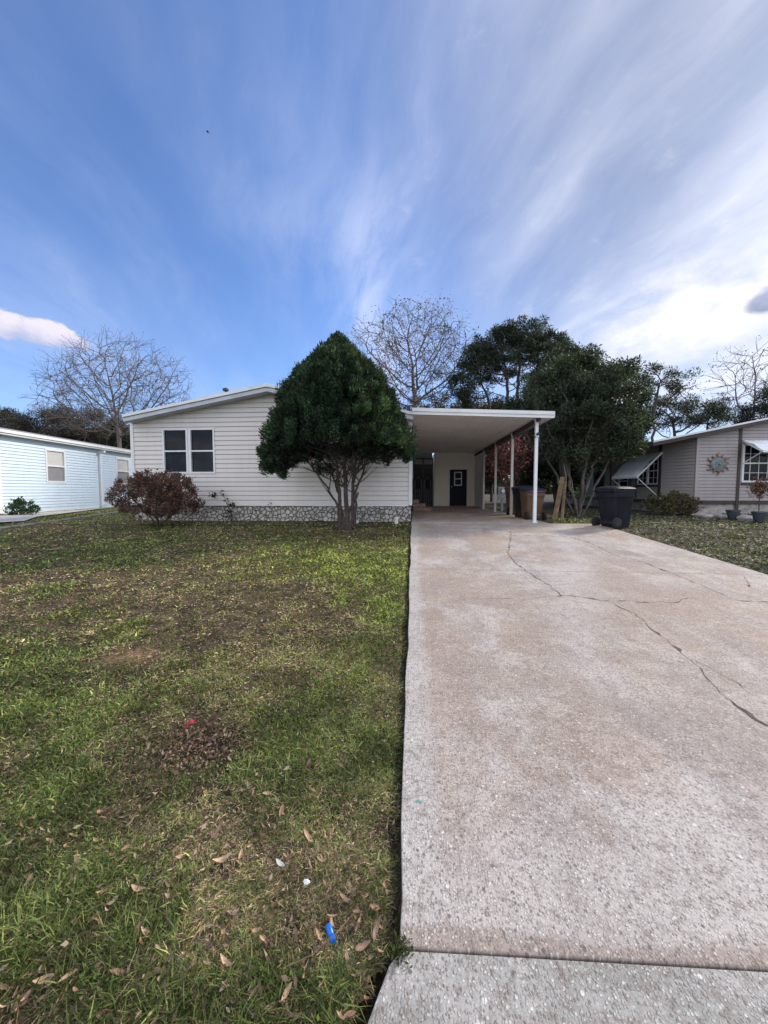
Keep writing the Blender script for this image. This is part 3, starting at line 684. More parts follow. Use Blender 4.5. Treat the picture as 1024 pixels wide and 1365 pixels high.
# pale path and neighbour drive beside it
q = [G(-40, 706), G(0, 703.5), G(80, 693), G(165, 681.5), G(172, 678)]
mb = MB()
for a, b in zip(q, q[1:]):
    e = Vector((.0, .16, 0)); mb.add([(a.x, a.y, a.z+.02), (b.x, b.y, b.z+.02), (b.x, b.y+.18, b.z+.02), (a.x, a.y+.16, a.z+.02)]+[(a.x, a.y, a.z-.06), (b.x, b.y, b.z-.06), (b.x, b.y+.18, b.z-.06), (a.x, a.y+.16, a.z-.06)], [(0, 1, 2, 3), (0, 4, 5, 1), (3, 2, 6, 7)])
tag(mb.build('kerb_strip', M['path']), kind='structure')
q = [G(-60, 700), G(32, 695), G(50, 689), G(150, 676.5), G(30, 685), G(-60, 691)]
mb = MB(); mb.add([(a.x, a.y, plane_z(a.y)+.012) for a in q], [tuple(range(6))]); tag(mb.build('side_path', M['path']), kind='structure')
# ------------------------------------------------------------------ right neighbour
YR = 14.0
rh = empty('neighbour_house', (0, 0, 0), 0, 'beige sided house with dark trim and metal awnings at the right', 'house')
rc = P(926, 667, YR); r2 = P(880.5, 666, YR+1.15); zrb = rc.z
zr1 = P(926, 583, YR).z
tipR = P(870.5, 588, YR-.3); rr2 = P(1024, 557, YR-.3); slR = (rr2.z-tipR.z)/(rr2.x-tipR.x)
WR = 8.0; pkx = tipR.x+5.2; rz = lambda x: tipR.z+slR*(x-tipR.x)-.16
wx0r, wx1r = P(989.5, 610, YR).x, P(1026, 610, YR).x+.25; wz0r, wz1r = P(1000, 643, YR).z, P(1000, 592, YR).z
mb = MB(); siding(mb, (rc.x, YR), (1, 0), (0, -1), WR, zrb, 0, opens=[(wx0r-rc.x, wx1r-rc.x, wz0r, wz1r)], top=[(0, rz(rc.x)), (pkx-rc.x, rz(pkx)), (WR, rz(pkx)-.6)], course=.115)
# angled corner
dd_ = Vector((rc.x-r2.x, rc.y-r2.y)); Ld = dd_.length; dd_.normalize(); nn_ = (dd_.y, -dd_.x)
siding(mb, (r2.x, r2.y), dd_, nn_, Ld, zrb, 0, top=[(0, rz(r2.x)), (Ld, rz(rc.x))], course=.115)
sidelen = 9.0
zs_t = P(880, 592, r2.y).z
yy = lambda px: PX(px, 640, r2.x).y-r2.y
wA = (yy(878), yy(850), PX(865, 646, r2.x).z, PX(865, 610, r2.x).z)
wB = (yy(838), yy(825), PX(830, 655, r2.x).z, PX(830, 628, r2.x).z)
wC = (yy(806), yy(792), PX(800, 652, r2.x).z, PX(800, 628, r2.x).z)
siding(mb, (r2.x, r2.y), (0, 1), (-1, 0), sidelen, zrb, zs_t, opens=[wA, wB, wC], course=.115)
mb.build('wall', M['sidingpink'], rh)
o_ = (r2.x, r2.y); mid = (wA[0]+wA[1])/2
window(rh, o_, (0, 1), (-1, 0), wA[0], mid, wA[2], wA[3], .05, grid=2); window(rh, o_, (0, 1), (-1, 0), mid+.003, wA[1], wA[2], wA[3], .05, grid=2)
window(rh, o_, (0, 1), (-1, 0), *wB, .05); window(rh, o_, (0, 1), (-1, 0), *wC, .06, fm='browntrim')
for y_ in (wB[0]-.24, wB[1]+.02): MB().box(r2.x-.04, r2.x-.015, r2.y+y_, r2.y+y_+.22, wB[2], wB[3]).build('shutter', M['dark'], rh)
window(rh, (rc.x, YR), (1, 0), (0, -1), wx0r-rc.x, wx1r-rc.x, wz0r, wz1r, .06, grid=4)
mb = MB(); mb.box(rc.x-.03, rc.x+.06, YR-.03, YR+.05, zrb, rz(rc.x)-.02); mb.build('corner_trim', M['sidingpink'], rh)
mb = MB(); tx = P(985, 610, YR).x; mb.box(tx-.05, tx+.05, YR-.035, YR-.012, .5, rz(tx)-.01); mb.box(wx0r-.02, wx1r+.02, YR-.04, YR-.012, wz0r-.10, wz0r-.005); mb.box(rc.x, rc.x+WR, YR-.02, YR+.06, zrb-.13, zrb-.004)
mb.box(r2.x-.025, r2.x+.04, r2.y+.04, r2.y+sidelen, zrb-.14, zrb-.004); mb.bar((r2.x-.02, r2.y-.02, zrb-.07), (rc.x-.02, rc.y-.02, zrb-.07), .05, .13)
for y_ in (.0, wA[0]-.09, wA[1]+.02, yy(815)): mb.box(r2.x-.03, r2.x-.012, r2.y+y_, r2.y+y_+.08, zrb, zs_t)
mb.box(r2.x-.03, r2.x-.012, r2.y+wA[0], r2.y+wA[1], wA[2]-.09, wA[2]-.004)
mb.build('dark_trim', M['browntrim'], rh)
mb = MB(); mb.box(rc.x+.02, rc.x+WR, YR+.03, YR+.12, .3, zrb-.13); mb.box(r2.x+.05, r2.x+.12, r2.y+.1, r2.y+sidelen, .3, zrb-.14); mb.bar((r2.x+.03, r2.y+.05, .6), (rc.x+.03, rc.y+.05, .6), .05, .5); mb.build('skirting', M['stone'], rh)
mb = MB(); pk2 = Vector((pkx, YR-.3, tipR.z+slR*(pkx-tipR.x))); en2 = Vector((pkx+5.2, YR-.3, tipR.z))
roofslab(mb, tipR, pk2, YR-.3, YR+12, .05); roofslab(mb, pk2, en2, YR-.3, YR+12, .05); rf2 = mb.build('roof', M['roof'], rh)
mb = MB()
for a, b in ((tipR, pk2), (pk2, en2)): roofslab(mb, a+dz, b+dz, YR-.34, YR-.305, .06)
mb.build('rake_trim', M['trim'], rf2)
mb = MB()
for a, b in ((tipR, pk2), (pk2, en2)): roofslab(mb, a-Vector((0, 0, .05)), b-Vector((0, 0, .05)), YR-.32, YR-.28, .10); 
for a, b in ((tipR, pk2), (pk2, en2)): roofslab(mb, a-Vector((0, 0, .151)), b-Vector((0, 0, .151)), YR-.32, YR+1.6, .02)
mb.build('fascia', M['browntrim'], rf2)
# awnings (corrugated sheet on arms)
def awning(parent, A, B, outv, drop, mt):
    m_ = MB(); n = 18; A = Vector(A); B = Vector(B); O = Vector(outv); dn = Vector((0, 0, -drop))
    up = Vector((0, 0, 1)); vs = []
    for i in range(n+1):
        p0 = A.lerp(B, i/n); h = up*(.012 if i % 2 else 0)
        vs += [p0+h, p0+O*.55+dn*.42+h, p0+O+dn+h, p0+h-up*.008, p0+O*.55+dn*.42+h-up*.008, p0+O+dn+h-up*.008]
    fs = []
    for i in range(n):
        a = i*6; b = a+6
        for j in (0, 1): fs += [(a+j, a+j+1, b+j+1, b+j), (a+3+j, b+3+j, b+4+j, a+4+j)]
        fs += [(a+2, a+5, b+5, b+2)]
    m_.add(vs, fs); o = m_.build('awning', mt, parent)
    m_ = MB(); m_.bar(A+O+dn-up*.03, B+O+dn-up*.03, .03, .06)
    for p0 in (A, B): m_.bar(p0+dn*1.9, p0+O+dn-up*.02, .025)
    m_.bar(A-up*.02, A+O+dn-up*.02, .03, .06); m_.bar(B-up*.02, B+O+dn-up*.02, .03, .06)
    m_.build('arm', M['trim'], o); return o
hz = PX(873, 604, r2.x); ox = P(840, 636, hz.y)
awning(rh, (r2.x-.03, r2.y+wA[0]-.2, hz.z), (r2.x-.03, r2.y+wA[1]+.25, hz.z), (-(r2.x-ox.x), 0, 0), hz.z-ox.z, M['awning'])
az = wz1r+.12
awning(rh, (wx0r-.02, YR-.04, az), (wx1r+.3, YR-.04, az), (.0, -.75, 0), .42, M['awning'])
# sun ornament
p = P(956, 618.6, YR)
sg = empty('sun_ornament', (p.x, YR-.05, p.z), 0, 'round metal sun wall ornament with wavy rays on the beige house', 'wall ornament')
m_ = MB(); m_.lathe([(.03, -.05), (.16, -.035), (.235, -.01), (.235, .01)], k=28, axis='y'); sgd = m_.build('disc', M['sunmetal'], sg, True)
m_ = MB(); m_.tube([(.24*math.cos(a), -.01, .24*math.sin(a)) for a in np.linspace(0, 2*math.pi, 29)], .018, 6, False)
for i in range(12):
    a = i*math.pi/6; pts = [(r_*math.cos(a+.12*math.sin((r_-.24)*22)), 0, r_*math.sin(a+.12*math.sin((r_-.24)*22))) for r_ in np.linspace(.25, .42 if i % 2 else .36, 8)]
    m_.tube(pts, [.028, .03, .028, .025, .02, .016, .01, .004], 6)
m_.build('ray_ring', M['copper'], sg)
m_ = MB(); m_.lathe([(.02, 0), (.03, -.02), (.01, -.04)], (0, -.045, -.01), 8, 'y'); m_.build('nose', M['copper'], sgd)
for s_ in (-1, 1): MB().box(s_*.09-.03, s_*.09+.03, -.055, -.045, .05, .065).build('eye', M['copper'], sgd)
MB().box(-.06, .06, -.055, -.045, -.095, -.08).build('mouth', M['copper'], sgd)
# ------------------------------------------------------------------ wheeled bins
def wheeled_bin(name, loc, rz_, s, body, lid, label, group=None, open_=0.0):
    r_ = empty(name, loc, rz_, label, 'wheeled bin', group)
    sx, sy, h = .60*s, .66*s, .95*s
    m_ = MB(); lv = [(0, .74, .70), (.05, .76, .72), (.78, .95, .95), (.80, 1.0, 1.0), (.93, 1.02, 1.02), (.94, 1.06, 1.06), (.98, 1.06, 1.06)]
    rings = []; n = 28
    for (z, a, b) in lv:
        for j in range(n):
            t_ = 2*math.pi*j/n; e = .28; cx, sy_ = math.cos(t_), math.sin(t_)
            rings.append((math.copysign(abs(cx)**e, cx)*sx/2*a, math.copysign(abs(sy_)**e, sy_)*sy/2*b - (1-b)*.25*sy, z*h))
    fs = [(i*n+j, i*n+(j+1) % n, (i+1)*n+(j+1) % n, (i+1)*n+j) for i in range(len(lv)-1) for j in range(n)]+[tuple(range(n))[::-1]]
    m_.add(rings, fs)
    m_.box(-sx*.30, sx*.30, sy*.33, sy*.40, .10*h, .22*h)
    bo = m_.build('body', body, r_, True)
    bv = bo.modifiers.new('b', 'BEVEL'); bv.width = .004; bv.segments = 1
    m_ = MB(); L_ = [(0, 1.12, 1.10), (.035, 1.13, 1.11), (.055, 1.02, 1.0), (.085, .80, .78), (.095, .4, .4)]
    rings = []
    for (z, a, b) in L_:
        for j in range(n):
            t_ = 2*math.pi*j/n; e = .30; cx, sy_ = math.cos(t_), math.sin(t_)
            rings.append((math.copysign(abs(cx)**e, cx)*sx/2*a, math.copysign(abs(sy_)**e, sy_)*sy/2*b, .985*h+z*s))
    fs = [(i*n+j, i*n+(j+1) % n, (i+1)*n+(j+1) % n, (i+1)*n+j) for i in range(len(L_)-1) for j in range(n)]+[tuple(range(n))[::-1], tuple((len(L_)-1)*n+j for j in range(n))]
    m_.add(rings, fs); li = m_.build('lid', lid, r_, True)
    m_ = MB(); m_.tube([(-sx*.42, sy*.50, h*.93), (-sx*.42, sy*.64, h*.97), (sx*.42, sy*.64, h*.97), (sx*.42, sy*.50, h*.93)], .016*s, 8); m_.build('handle', body, r_, True)
    for q_ in (-1, 1):
        m_ = MB(); m_.lathe([(.04, -.03), (.125*s, -.03), (.14*s, -.02), (.14*s, .02), (.125*s, .03), (.04, .03)], (q_*(sx*.5-.02), sy*.40, .142*s), 22, 'x'); w_ = m_.build('wheel', M['rubber'], r_, True)
        m_ = MB(); m_.lathe([(.03, q_*.031-.002), (.07*s, q_*.031-.002), (.07*s, q_*.031+.004), (.02, q_*.031+.01)], (q_*(sx*.5-.02), sy*.40, .142*s), 16, 'x'); m_.build('hub', M['dark'], w_, True)
    m_ = MB(); m_.tube([(-sx*.5, sy*.40, .142*s), (sx*.5, sy*.40, .142*s)], .012, 8); m_.build('axle', M['dark'], r_)
    return r_
p = G(820, 703.5, -.02)
wheeled_bin('wheeled_bin', (p.x+.02, p.y+.1, p.z-.01), R(115), .95, M['binblack'], M['binblack'], 'black wheeled bin standing alone on the grass right of the driveway')
wheeled_bin('wheeled_bin', (xp+.30, 11.05, plane_z(10.6)-.05), R(186), .90, M['binbrown'], M['binlid'], 'brown wheeled bin with dark lid just behind the front carport post', 'bins beside the carport')
wheeled_bin('wheeled_bin', (xp+.33, 11.85, plane_z(11)-.05), R(190), .97, M['binblack'], M['binlid'], 'black wheeled bin between two brown bins beside the carport', 'bins beside the carport')
wheeled_bin('wheeled_bin', (xp+.36, 13.1, plane_z(12)-.05), R(175), .97, M['binbrown'], M['binbrown'], 'brown wheeled bin farthest back in the row beside the carport', 'bins beside the carport')
# meter box on post
p = P(668, 650, 15.3)
ub_ = empty('utility_box', (p.x+.05, 15.3, .55), 0, 'grey utility meter box on a short post beyond the carport', 'utility box')
MB().box(-.04, .04, -.03, .03, -.1, .75).build('post', M['galv'], ub_); MB().box(-.17, .17, -.08, .06, .42, .95, .01).build('box', M['galv'], ub_); MB().lathe([(.09, -.081), (.09, -.14), (.07, -.16)], (0, 0, .78), 18, 'y').build('meter', M['knob'], ub_)
# leaning planks
for (pxa, pya, pxb, pyb, Y0_, w_, lb) in ((739, 690, 750, 636, 10.9, .12, 'tan plank leaning by the multi-trunk tree, thicker of the two'), (749, 690, 754, 642, 11.0, .07, 'narrow tan plank leaning upright by the multi-trunk tree')):
    a = P(pxa, pya, Y0_); b = P(pxb, pyb, Y0_+.4); a.z = .5
    m_ = MB(); m_.bar(a, b, w_, .035); tag(m_.build('wooden_plank', M['wood']), lb, 'plank', 'planks leaning by the tree')
# small white pipe and cup near the skirting
p = G(528.5, 697); m_ = MB(); m_.lathe([(.045, 0), (.05, .13), (.058, .14), (.058, .17), (.04, .17)], (p.x, min(p.y, 9.75), p.z-.02), 16); tag(m_.build('pipe_cap', M['white'], None, True), 'short white plastic pipe cap by the stone skirting', 'pipe')
p = G(474, 697.5); m_ = MB(); m_.lathe([(.05, -.07), (.04, .07), (.03, .07)], (p.x, p.y, p.z+.03), 14, 'x'); tag(m_.build('cup', M['paper'], None, True), 'white cup lying at the foot of the dark cone tree', 'cup')
# ------------------------------------------------------------------ foliage tools
def leaves(name, C, size, mat_, parent, cols, aspect=.45, up=.3, dirs=None, spread=1.0, jit=.35, fold=True):
    n = len(C); rng = RNG
    d = rng.normal(size=(n, 3)); d[:, 2] += up
    if dirs is not None: d = d*spread+dirs*1.6
    d /= np.linalg.norm(d, axis=1, keepdims=True)
    s = rng.normal(size=(n, 3)); s -= (s*d).sum(1, keepdims=True)*d; s /= np.linalg.norm(s, axis=1, keepdims=True)
    L = (size*(1+jit*rng.normal(size=n)).clip(.4, 2))[:, None]; W = L*aspect/2
    nrm = np.cross(d, s)
    a = C; b = C+d*L*.5+s*W+nrm*L*.08; c = C+d*L; e = C+d*L*.5-s*W+nrm*L*.08
    V = np.stack([a, b, c, e], 1).reshape(-1, 3); Fc = np.arange(n*4).reshape(-1, 4)
    cc = np.repeat(cols, 4, axis=0)
    me = np_mesh(name, V, Fc, cc); return link(name, me, mat_, parent)
def colour(n, base, var=.3, hue=.12):
    b = np.array(base)[None, :]*np.exp(RNG.normal(size=(n, 1))*var)
    return (b*(1+RNG.normal(size=(n, 3))*hue)).clip(.003, .9)
def clumps(centres, rad, per, base, var=.25, cvar=.3, squash=1.0, shell=False):
    """points around clump centres + colours varying per clump"""
    n = len(centres); k = np.repeat(np.arange(n), per)
    d = RNG.normal(size=(n*per, 3)); d /= np.linalg.norm(d, axis=1, keepdims=True)
    r = RNG.random(n*per)**(.35 if not shell else .15)
    rad = np.broadcast_to(rad, (n,)); off = d*(r*rad[k])[:, None]; off[:, 2] *= squash
    C = centres[k]+off
    cv = np.exp(RNG.normal(size=n)*cvar)[k][:, None]
    return C, (colour(n*per, base, var)*cv).clip(.002, .9), d
def edges_mesh(name, Pn, par, rad, mat_, parent, k=4):
    i = np.array([j for j in range(len(par)) if par[j] >= 0]); a = Pn[par[i]]; b = Pn[i]; ra = np.minimum(rad[par[i]], rad[i]*1.35); rb = rad[i]
    d = b-a; L = np.linalg.norm(d, axis=1, keepdims=True); d = d/np.maximum(L, 1e-6)
    ref = np.where(np.abs(d[:, 2:3]) < .9, np.array([[0, 0, 1.]]), np.array([[1., 0, 0]])); x = np.cross(d, ref); x /= np.linalg.norm(x, axis=1, keepdims=True); y = np.cross(d, x)
    A = np.linspace(0, 2*np.pi, k, endpoint=False); vs = []
    for (p, r) in ((a, ra), (b+d*rb[:, None]*.3, rb)):
        for t_ in A: vs.append(p+(x*np.cos(t_)+y*np.sin(t_))*r[:, None])
    V = np.stack(vs, 1).reshape(-1, 3); base = np.arange(len(i))[:, None]*2*k
    Fc = np.concatenate([base+np.array([[j, (j+1) % k, k+(j+1) % k, k+j]]) for j in range(k)], 0)
    return link(name, np_mesh(name, V, Fc), mat_, parent, True)
def colonize(att, root, trunk_top, step, infl, kill, iters=90, droop=0.0, extra_trunks=None, maxn=9000):
    nodes = [np.array(root, float)]; par = [-1]
    for tt in [trunk_top]+(extra_trunks or []):
        last = 0; tt = np.array(tt, float); L = np.linalg.norm(tt-nodes[0]); n = max(2, int(L/step))
        for i in range(1, n+1):
            f = i/n; p = nodes[0]*(1-f)+tt*f; p = p+RNG.normal(size=3)*np.array([1, 1, .2])*step*.12; nodes.append(p); par.append(last); last = len(nodes)-1
    N = np.array(nodes); att = att.copy()
    dist = np.linalg.norm(att[:, None]-N[None], axis=2); near = dist.argmin(1); nd = dist.min(1)
    for it in range(iters):
        act = nd < infl
        if not act.any(): infl *= 1.4; continue
        cnt = np.zeros((len(N), 3)); dv_ = att[act]-N[near[act]]; dv_ /= np.linalg.norm(dv_, axis=1, keepdims=True)+1e-9
        np.add.at(cnt, near[act], dv_); idx = np.unique(near[act])
        g = cnt[idx]+RNG.normal(size=(len(idx), 3))*.18; g[:, 2] += droop; g /= np.linalg.norm(g, axis=1, keepdims=True)+1e-9
        new = N[idx]+g*step
        b0 = len(N); N = np.concatenate([N, new]); par += list(idx)
        d2 = np.linalg.norm(att[:, None]-new[None], axis=2); m = d2.min(1); am = d2.argmin(1)+b0
        upd = m < nd; near[upd] = am[upd]; nd = np.minimum(nd, m)
        keep = nd > kill; att = att[keep]; near = near[keep]; nd = nd[keep]
        if len(att) == 0 or len(N) > maxn: break
    return N, np.array(par)
def radii(N, par, tip=.006, pw=2.3, rmax=None):
    r = np.zeros(len(N)); acc = np.zeros(len(N)); ch = np.zeros(len(N), int)
    for i in range(len(N)-1, -1, -1):
        r[i] = max(tip, acc[i]**(1/pw)) if acc[i] > 0 else tip
        if par[i] >= 0: acc[par[i]] += r[i]**pw; ch[par[i]] += 1
    if rmax: r = np.where(r > tip, tip+(r-tip)*(rmax-tip)/max(r.max()-tip, 1e-6), r) if r.max() > rmax else r
    return r, ch == 0
def ell(n, c, r, zlo=-1, shell=.0, top=None):
    out = []
    while len(out) < n:
        d = RNG.normal(size=3); d /= np.linalg.norm(d); q = (shell+(1-shell)*RNG.random())**.45 if shell == 0 else shell+(1-shell)*RNG.random()
        p = d*q
        if p[2] < zlo: continue
        out.append(np.array(c)+p*np.array(r))
    return np.array(out)
def twigify(N, par, tips, L, n=3):
    """add fine twigs at tips"""
    N = list(N); par = list(par); b = [i for i in range(len(tips)) if tips[i]]
    for i in b:
        d0 = N[i]-N[par[i]]; d0 /= np.linalg.norm(d0)+1e-9
        for _ in range(n):
            d = d0+RNG.normal(size=3)*.55; d[2] += .15; d /= np.linalg.norm(d); p = N[i]+d*L*RNG.uniform(.5, 1.2); N.append(p); par.append(i)
            d = d+RNG.normal(size=3)*.5; d /= np.linalg.norm(d); N.append(p+d*L*.6); par.append(len(N)-2)
    return np.array(N), np.array(par)
def bare_tree(name, label, base, cpx, topz_c, rad, n, step, bark, group=None, tip=.012, leaf=None, nl=0, twig=.5, trunk_f=.35, zlo=-.6, leafsize=.12, rmax=.3, leafclumps=None):
    tr = empty(name, base, 0, label, 'tree', group); c = np.array(cpx)-np.array(base)
    att = ell(n, c, rad, zlo); 
    N, par = colonize(att, (0, 0, -.2), (c[0]*.3, c[1]*.3, c[2]*trunk_f), step, step*6, step*1.3, 80, .22)
    r, tips = radii(N, par, tip); N, par = twigify(N, par, tips, twig, 5)
    r, tips = radii(N, par, tip, 2.35, rmax); o = edges_mesh('trunk', N, par, r, bark, tr)
    if leaf is not None:
        ti = np.where(tips)[0]; pk_ = RNG.choice(ti, min(nl, len(ti)*6)); C = N[pk_]+RNG.normal(size=(len(pk_), 3))*.15
        cols = colour(len(C), leaf, .35)
        if leafclumps is not None:
            C2, c2, _ = clumps(np.array(leafclumps[0])-np.array(base), leafclumps[1], 160, leafclumps[2], .3, .2); C = np.concatenate([C, C2]); cols = np.concatenate([cols, c2])
        leaves('crown', C, leafsize, M['leaf'], tr, cols, .5, 0)
    return tr
# ------------------------------------------------------------------ cone tree in front of the house
def cone_tree():
    base = G(463, 703); Yt = base.y
    tr = empty('cone_tree', base, 0, 'dense dark green cone shaped tree with several trunks in front of the cream home', 'tree')
    def zz_(py): return P(450, py, Yt).z-base.z
    cx = P(451.5, 550, Yt).x-base.x; sc = 500/Yt
    prof = [(452, .0), (458, 6), (466, 15), (476, 26), (490, 42), (505, 53), (522, 64), (540, 72), (555, 79), (570, 88), (600, 91), (615, 88), (628, 80)]
    pz_ = np.array([zz_(a) for a, _ in prof])[::-1]; pr = np.array([b/sc for _, b in prof])[::-1]
    Rz = lambda z: np.interp(z, pz_, pr)
    n = 2600; z = zz_(606)+(zz_(441)-zz_(606))*(1-RNG.random(n)**.62*1.0); z = zz_(596)+(zz_(453)-zz_(596))*RNG.random(n)**1.2
    th_ = RNG.random(n)*2*np.pi; lob = .05*np.sin(th_*5+z*3)+.42*(fbm(th_*2.2+20, z*2.6+9, 8, 3)-.5)+.24*(vn(th_*7+50, z*6, 9)-.5)
    rr_ = Rz(z)*(1+lob)*(1-.36*RNG.random(n)**2.4)
    back = np.where(np.sin(th_) > 0, .50, .88)
    c = np.stack([cx+rr_*np.cos(th_), rr_*np.sin(th_)*back, z], 1)
    # skirts that hang lower at the left and right
    def lobe(px, py, r, k, dy=0):
        p = P(px, py, Yt+dy)-base; d = RNG.normal(size=(k, 3)); d /= np.linalg.norm(d, axis=1, keepdims=True); return np.array(p)+d*(RNG.random(k)**.4)[:, None]*np.array(r)
    c = np.concatenate([c, lobe(367, 604, (.34, .5, .26), 110), lobe(392, 598, (.35, .5, .2), 60), lobe(362, 622, (.22, .3, .13), 34), lobe(384, 612, (.30, .4, .16), 60), lobe(405, 603, (.3, .4, .14), 40), lobe(378, 630, (.10, .2, .09), 12), lobe(541, 600, (.2, .4, .22), 40), lobe(532, 590, (.3, .5, .2), 45),
                        lobe(500, 604, (.4, .5, .12), 20), lobe(430, 607, (.28, .4, .10), 16), lobe(480, 600, (.5, .6, .12), 25), lobe(540, 610, (.06, .1, .06), 5), lobe(455, 600, (1.15, .6, .15), 34), lobe(410, 606, (.5, .5, .16), 24), lobe(512, 606, (.42, .5, .18), 24), lobe(424, 624, (.10, .15, .06), 5), lobe(440, 625, (.08, .12, .05), 5)])
    c = c[(c[:, 1] < 9.68-base.y)]
    rad = np.where(RNG.random(len(c)) < .6, .07, .115)
    C, cols, dd__ = clumps(c, rad, 95, (.024, .042, .028), .30, .55, 1.5)
    ax = C-np.array([cx, 0, zz_(560)]); ax[:, 2] *= .4; ax /= np.linalg.norm(ax, axis=1, keepdims=True); ax[:, 2] += .5
    # younger, yellower growth on the outside
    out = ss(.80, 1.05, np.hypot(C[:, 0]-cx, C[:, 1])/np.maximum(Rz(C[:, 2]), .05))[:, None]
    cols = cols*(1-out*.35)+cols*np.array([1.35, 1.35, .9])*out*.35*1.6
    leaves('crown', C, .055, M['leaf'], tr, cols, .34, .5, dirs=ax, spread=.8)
    # stems
    mb = MB(); tips_ = [(cx-.35, .1, zz_(500)), (cx+.02, -.05, zz_(460)), (cx+.25, .1, zz_(500)), (cx+.62, .0, zz_(540)), (cx-1.15, -.1, zz_(590)), (cx-.75, .25, zz_(560))]
    px_stems = [[(460, 700), (452, 655), (449, 620), (447, 570)], [(463, 700), (462, 655), (460, 615), (458, 560)], [(466, 700), (470, 650), (474, 610), (486, 560)], [(468, 700), (474, 655), (489, 615), (512, 575)], [(458, 700), (450, 672), (434, 646), (412, 618), (392, 600)], [(459, 700), (452, 660), (440, 625), (420, 600), (405, 580)]]
    for k, st in enumerate(px_stems):
        dy = [-.12, .05, .0, -.1, -.1, .25][k]; w0 = [.050, .062, .05, .036, .034, .028][k]
        pts = [P(x, y, Yt+dy*(i/len(st)))-base for i, (x, y) in enumerate(st)]; pts[0].z = -.05; pts[0].x += [-.10, -.02, .07, .11, -.06, .02][k]
        fine = []
        for i in range(len(pts)-1):
            for j in range(6):
                f = j/6; fine.append(pts[i].lerp(pts[i+1], f)+Vector((random.uniform(-.02, .02), random.uniform(-.02, .02), 0)))
        fine.append(pts[-1]); nn = len(fine)
        mb.tube(fine, [w0*(1.25 if i == 0 else 1)*(1-.65*i/nn) for i in range(nn)], 9)
        for _ in range(9):
            i = random.randint(nn//3, nn-2); a = fine[i]; d = Vector((random.uniform(-1, 1), random.uniform(-1, .6), random.uniform(.3, 1.2))).normalized(); L = random.uniform(.35, .8)
            if k == 0 or True: mb.tube([a, a+d*L*.5+Vector((0, 0, .03)), a+d*L+Vector((0, 0, .12))], [.018, .011, .005], 5)
    sn = P(478, 656, Yt)-base; mb.tube([(.03, 0, .35), sn-Vector((.05, 0, .12)), sn], [.035, .03, .018], 7); mb.tube([sn-Vector((.05, 0, .12)), sn+Vector((-.07, 0, .02))], [.02, .012], 6)
    mb.lathe([(.24, -.06), (.18, .02), (.12, .08), (.06, .14)], (.02, 0, 0), 11)
    for i in range(5):
        a = random.uniform(0, 6.28); mb.tube([(0, 0, .1), (.22*math.cos(a), .22*math.sin(a), .02), (.42*math.cos(a), .42*math.sin(a), -.06)], [.06, .035, .012], 6)
    # inner branch tangle
    for _ in range(75):
        a = random.uniform(0, 6.28); z1 = random.uniform(zz_(618), zz_(540)); r1 = float(Rz(z1))*random.uniform(.6, .92)
        q = Vector((cx+r1*math.cos(a), r1*math.sin(a)*(.45 if math.sin(a) > 0 else .85), z1)); a0 = Vector((random.uniform(-.2, .25), random.uniform(-.1, .1), z1-random.uniform(.35, .8)))
        mb.tube([a0, a0.lerp(q, .5)+Vector((0, 0, .05)), q], [.014, .009, .004], 5)
    mb.build('trunk', M['bark'], tr, True)
cone_tree()
# ------------------------------------------------------------------ red-brown shrub
def shrub(name, label, base, rx, ry, h, leafc, nleaf, stemn=26, ls=.05, bark='bark', hollow=.35, aspect=.5, cat='shrub'):
    tr = empty(name, base, 0, label, cat); att = ell(480, (0, 0, h*.55), (rx, ry, h*.48), -.5)
    N, par = colonize(att, (0, 0, 0), (rx*.1, 0, h*.15), .09, .6, .10, 40, 0, [(rx*.45, .1, h*.35), (-rx*.45, 0, h*.35), (rx*.1, -ry*.4, h*.35), (-rx*.2, ry*.3, h*.4)], 5000)
    r, tips = radii(N, par, .0035); N, par = twigify(N, par, tips, .10, 3); r, tips = radii(N, par, .003, 2.3, .03)
    edges_mesh('stem', N, par, r, M[bark], tr)
    ti = np.where(tips)[0]; pk_ = RNG.choice(ti, nleaf); C = N[pk_]+RNG.normal(size=(nleaf, 3))*.035
    keep = (C[:, 2] > h*hollow*(1-.6*RNG.random(len(C)))); C = C[keep]
    leaves('foliage', C, ls, M['leaf'], tr, colour(len(C), leafc, .35, .15), aspect, .2); return tr
p = G(210, 701); shrub('red_shrub', 'rounded reddish brown shrub at the left corner of the cream home', (p.x, p.y+.05, p.z-.03), 1.02, .75, 1.32, (.150, .085, .070), 22000, ls=.045, hollow=.12, stemn=0)
p = G(18, 687); shrub('small_shrub', 'small dark green shrub against the pale blue house', (p.x+.1, p.y+.2, p.z-.03), .38, .3, .42, (.03, .06, .03), 1500, ls=.07, hollow=.0)
p = P(893, 680, 13.3); p.z = .53; shrub('low_shrub', 'low yellowish green shrub under the angled corner of the beige house', p, .75, .45, .62, (.10, .095, .04), 3500, ls=.06, hollow=0)
p = P(912, 682, 13.1); p.z = .53; shrub('low_shrub', 'low brownish shrub beside the stone edging at the beige house', p, .5, .35, .45, (.10, .075, .05), 1800, ls=.05, hollow=0)
# dry frond plant by the right window
p = P(1011, 690, 12.6); fp = empty('dry_fern', (p.x, 12.6, .52), 0, 'dry reddish fern hanging on a stake below the right awning', 'plant')
m_ = MB(); m_.tube([(0, 0, 0), (0, 0, 1.0)], .015, 6); m_.build('stake', M['browntrim'], fp)
C = RNG.normal(size=(900, 3))*np.array([.11, .10, .15])+np.array([0, 0, .95]); leaves('frond', C, .08, M['leaf'], fp, colour(900, (.19, .10, .075), .3), .3, -1.2)
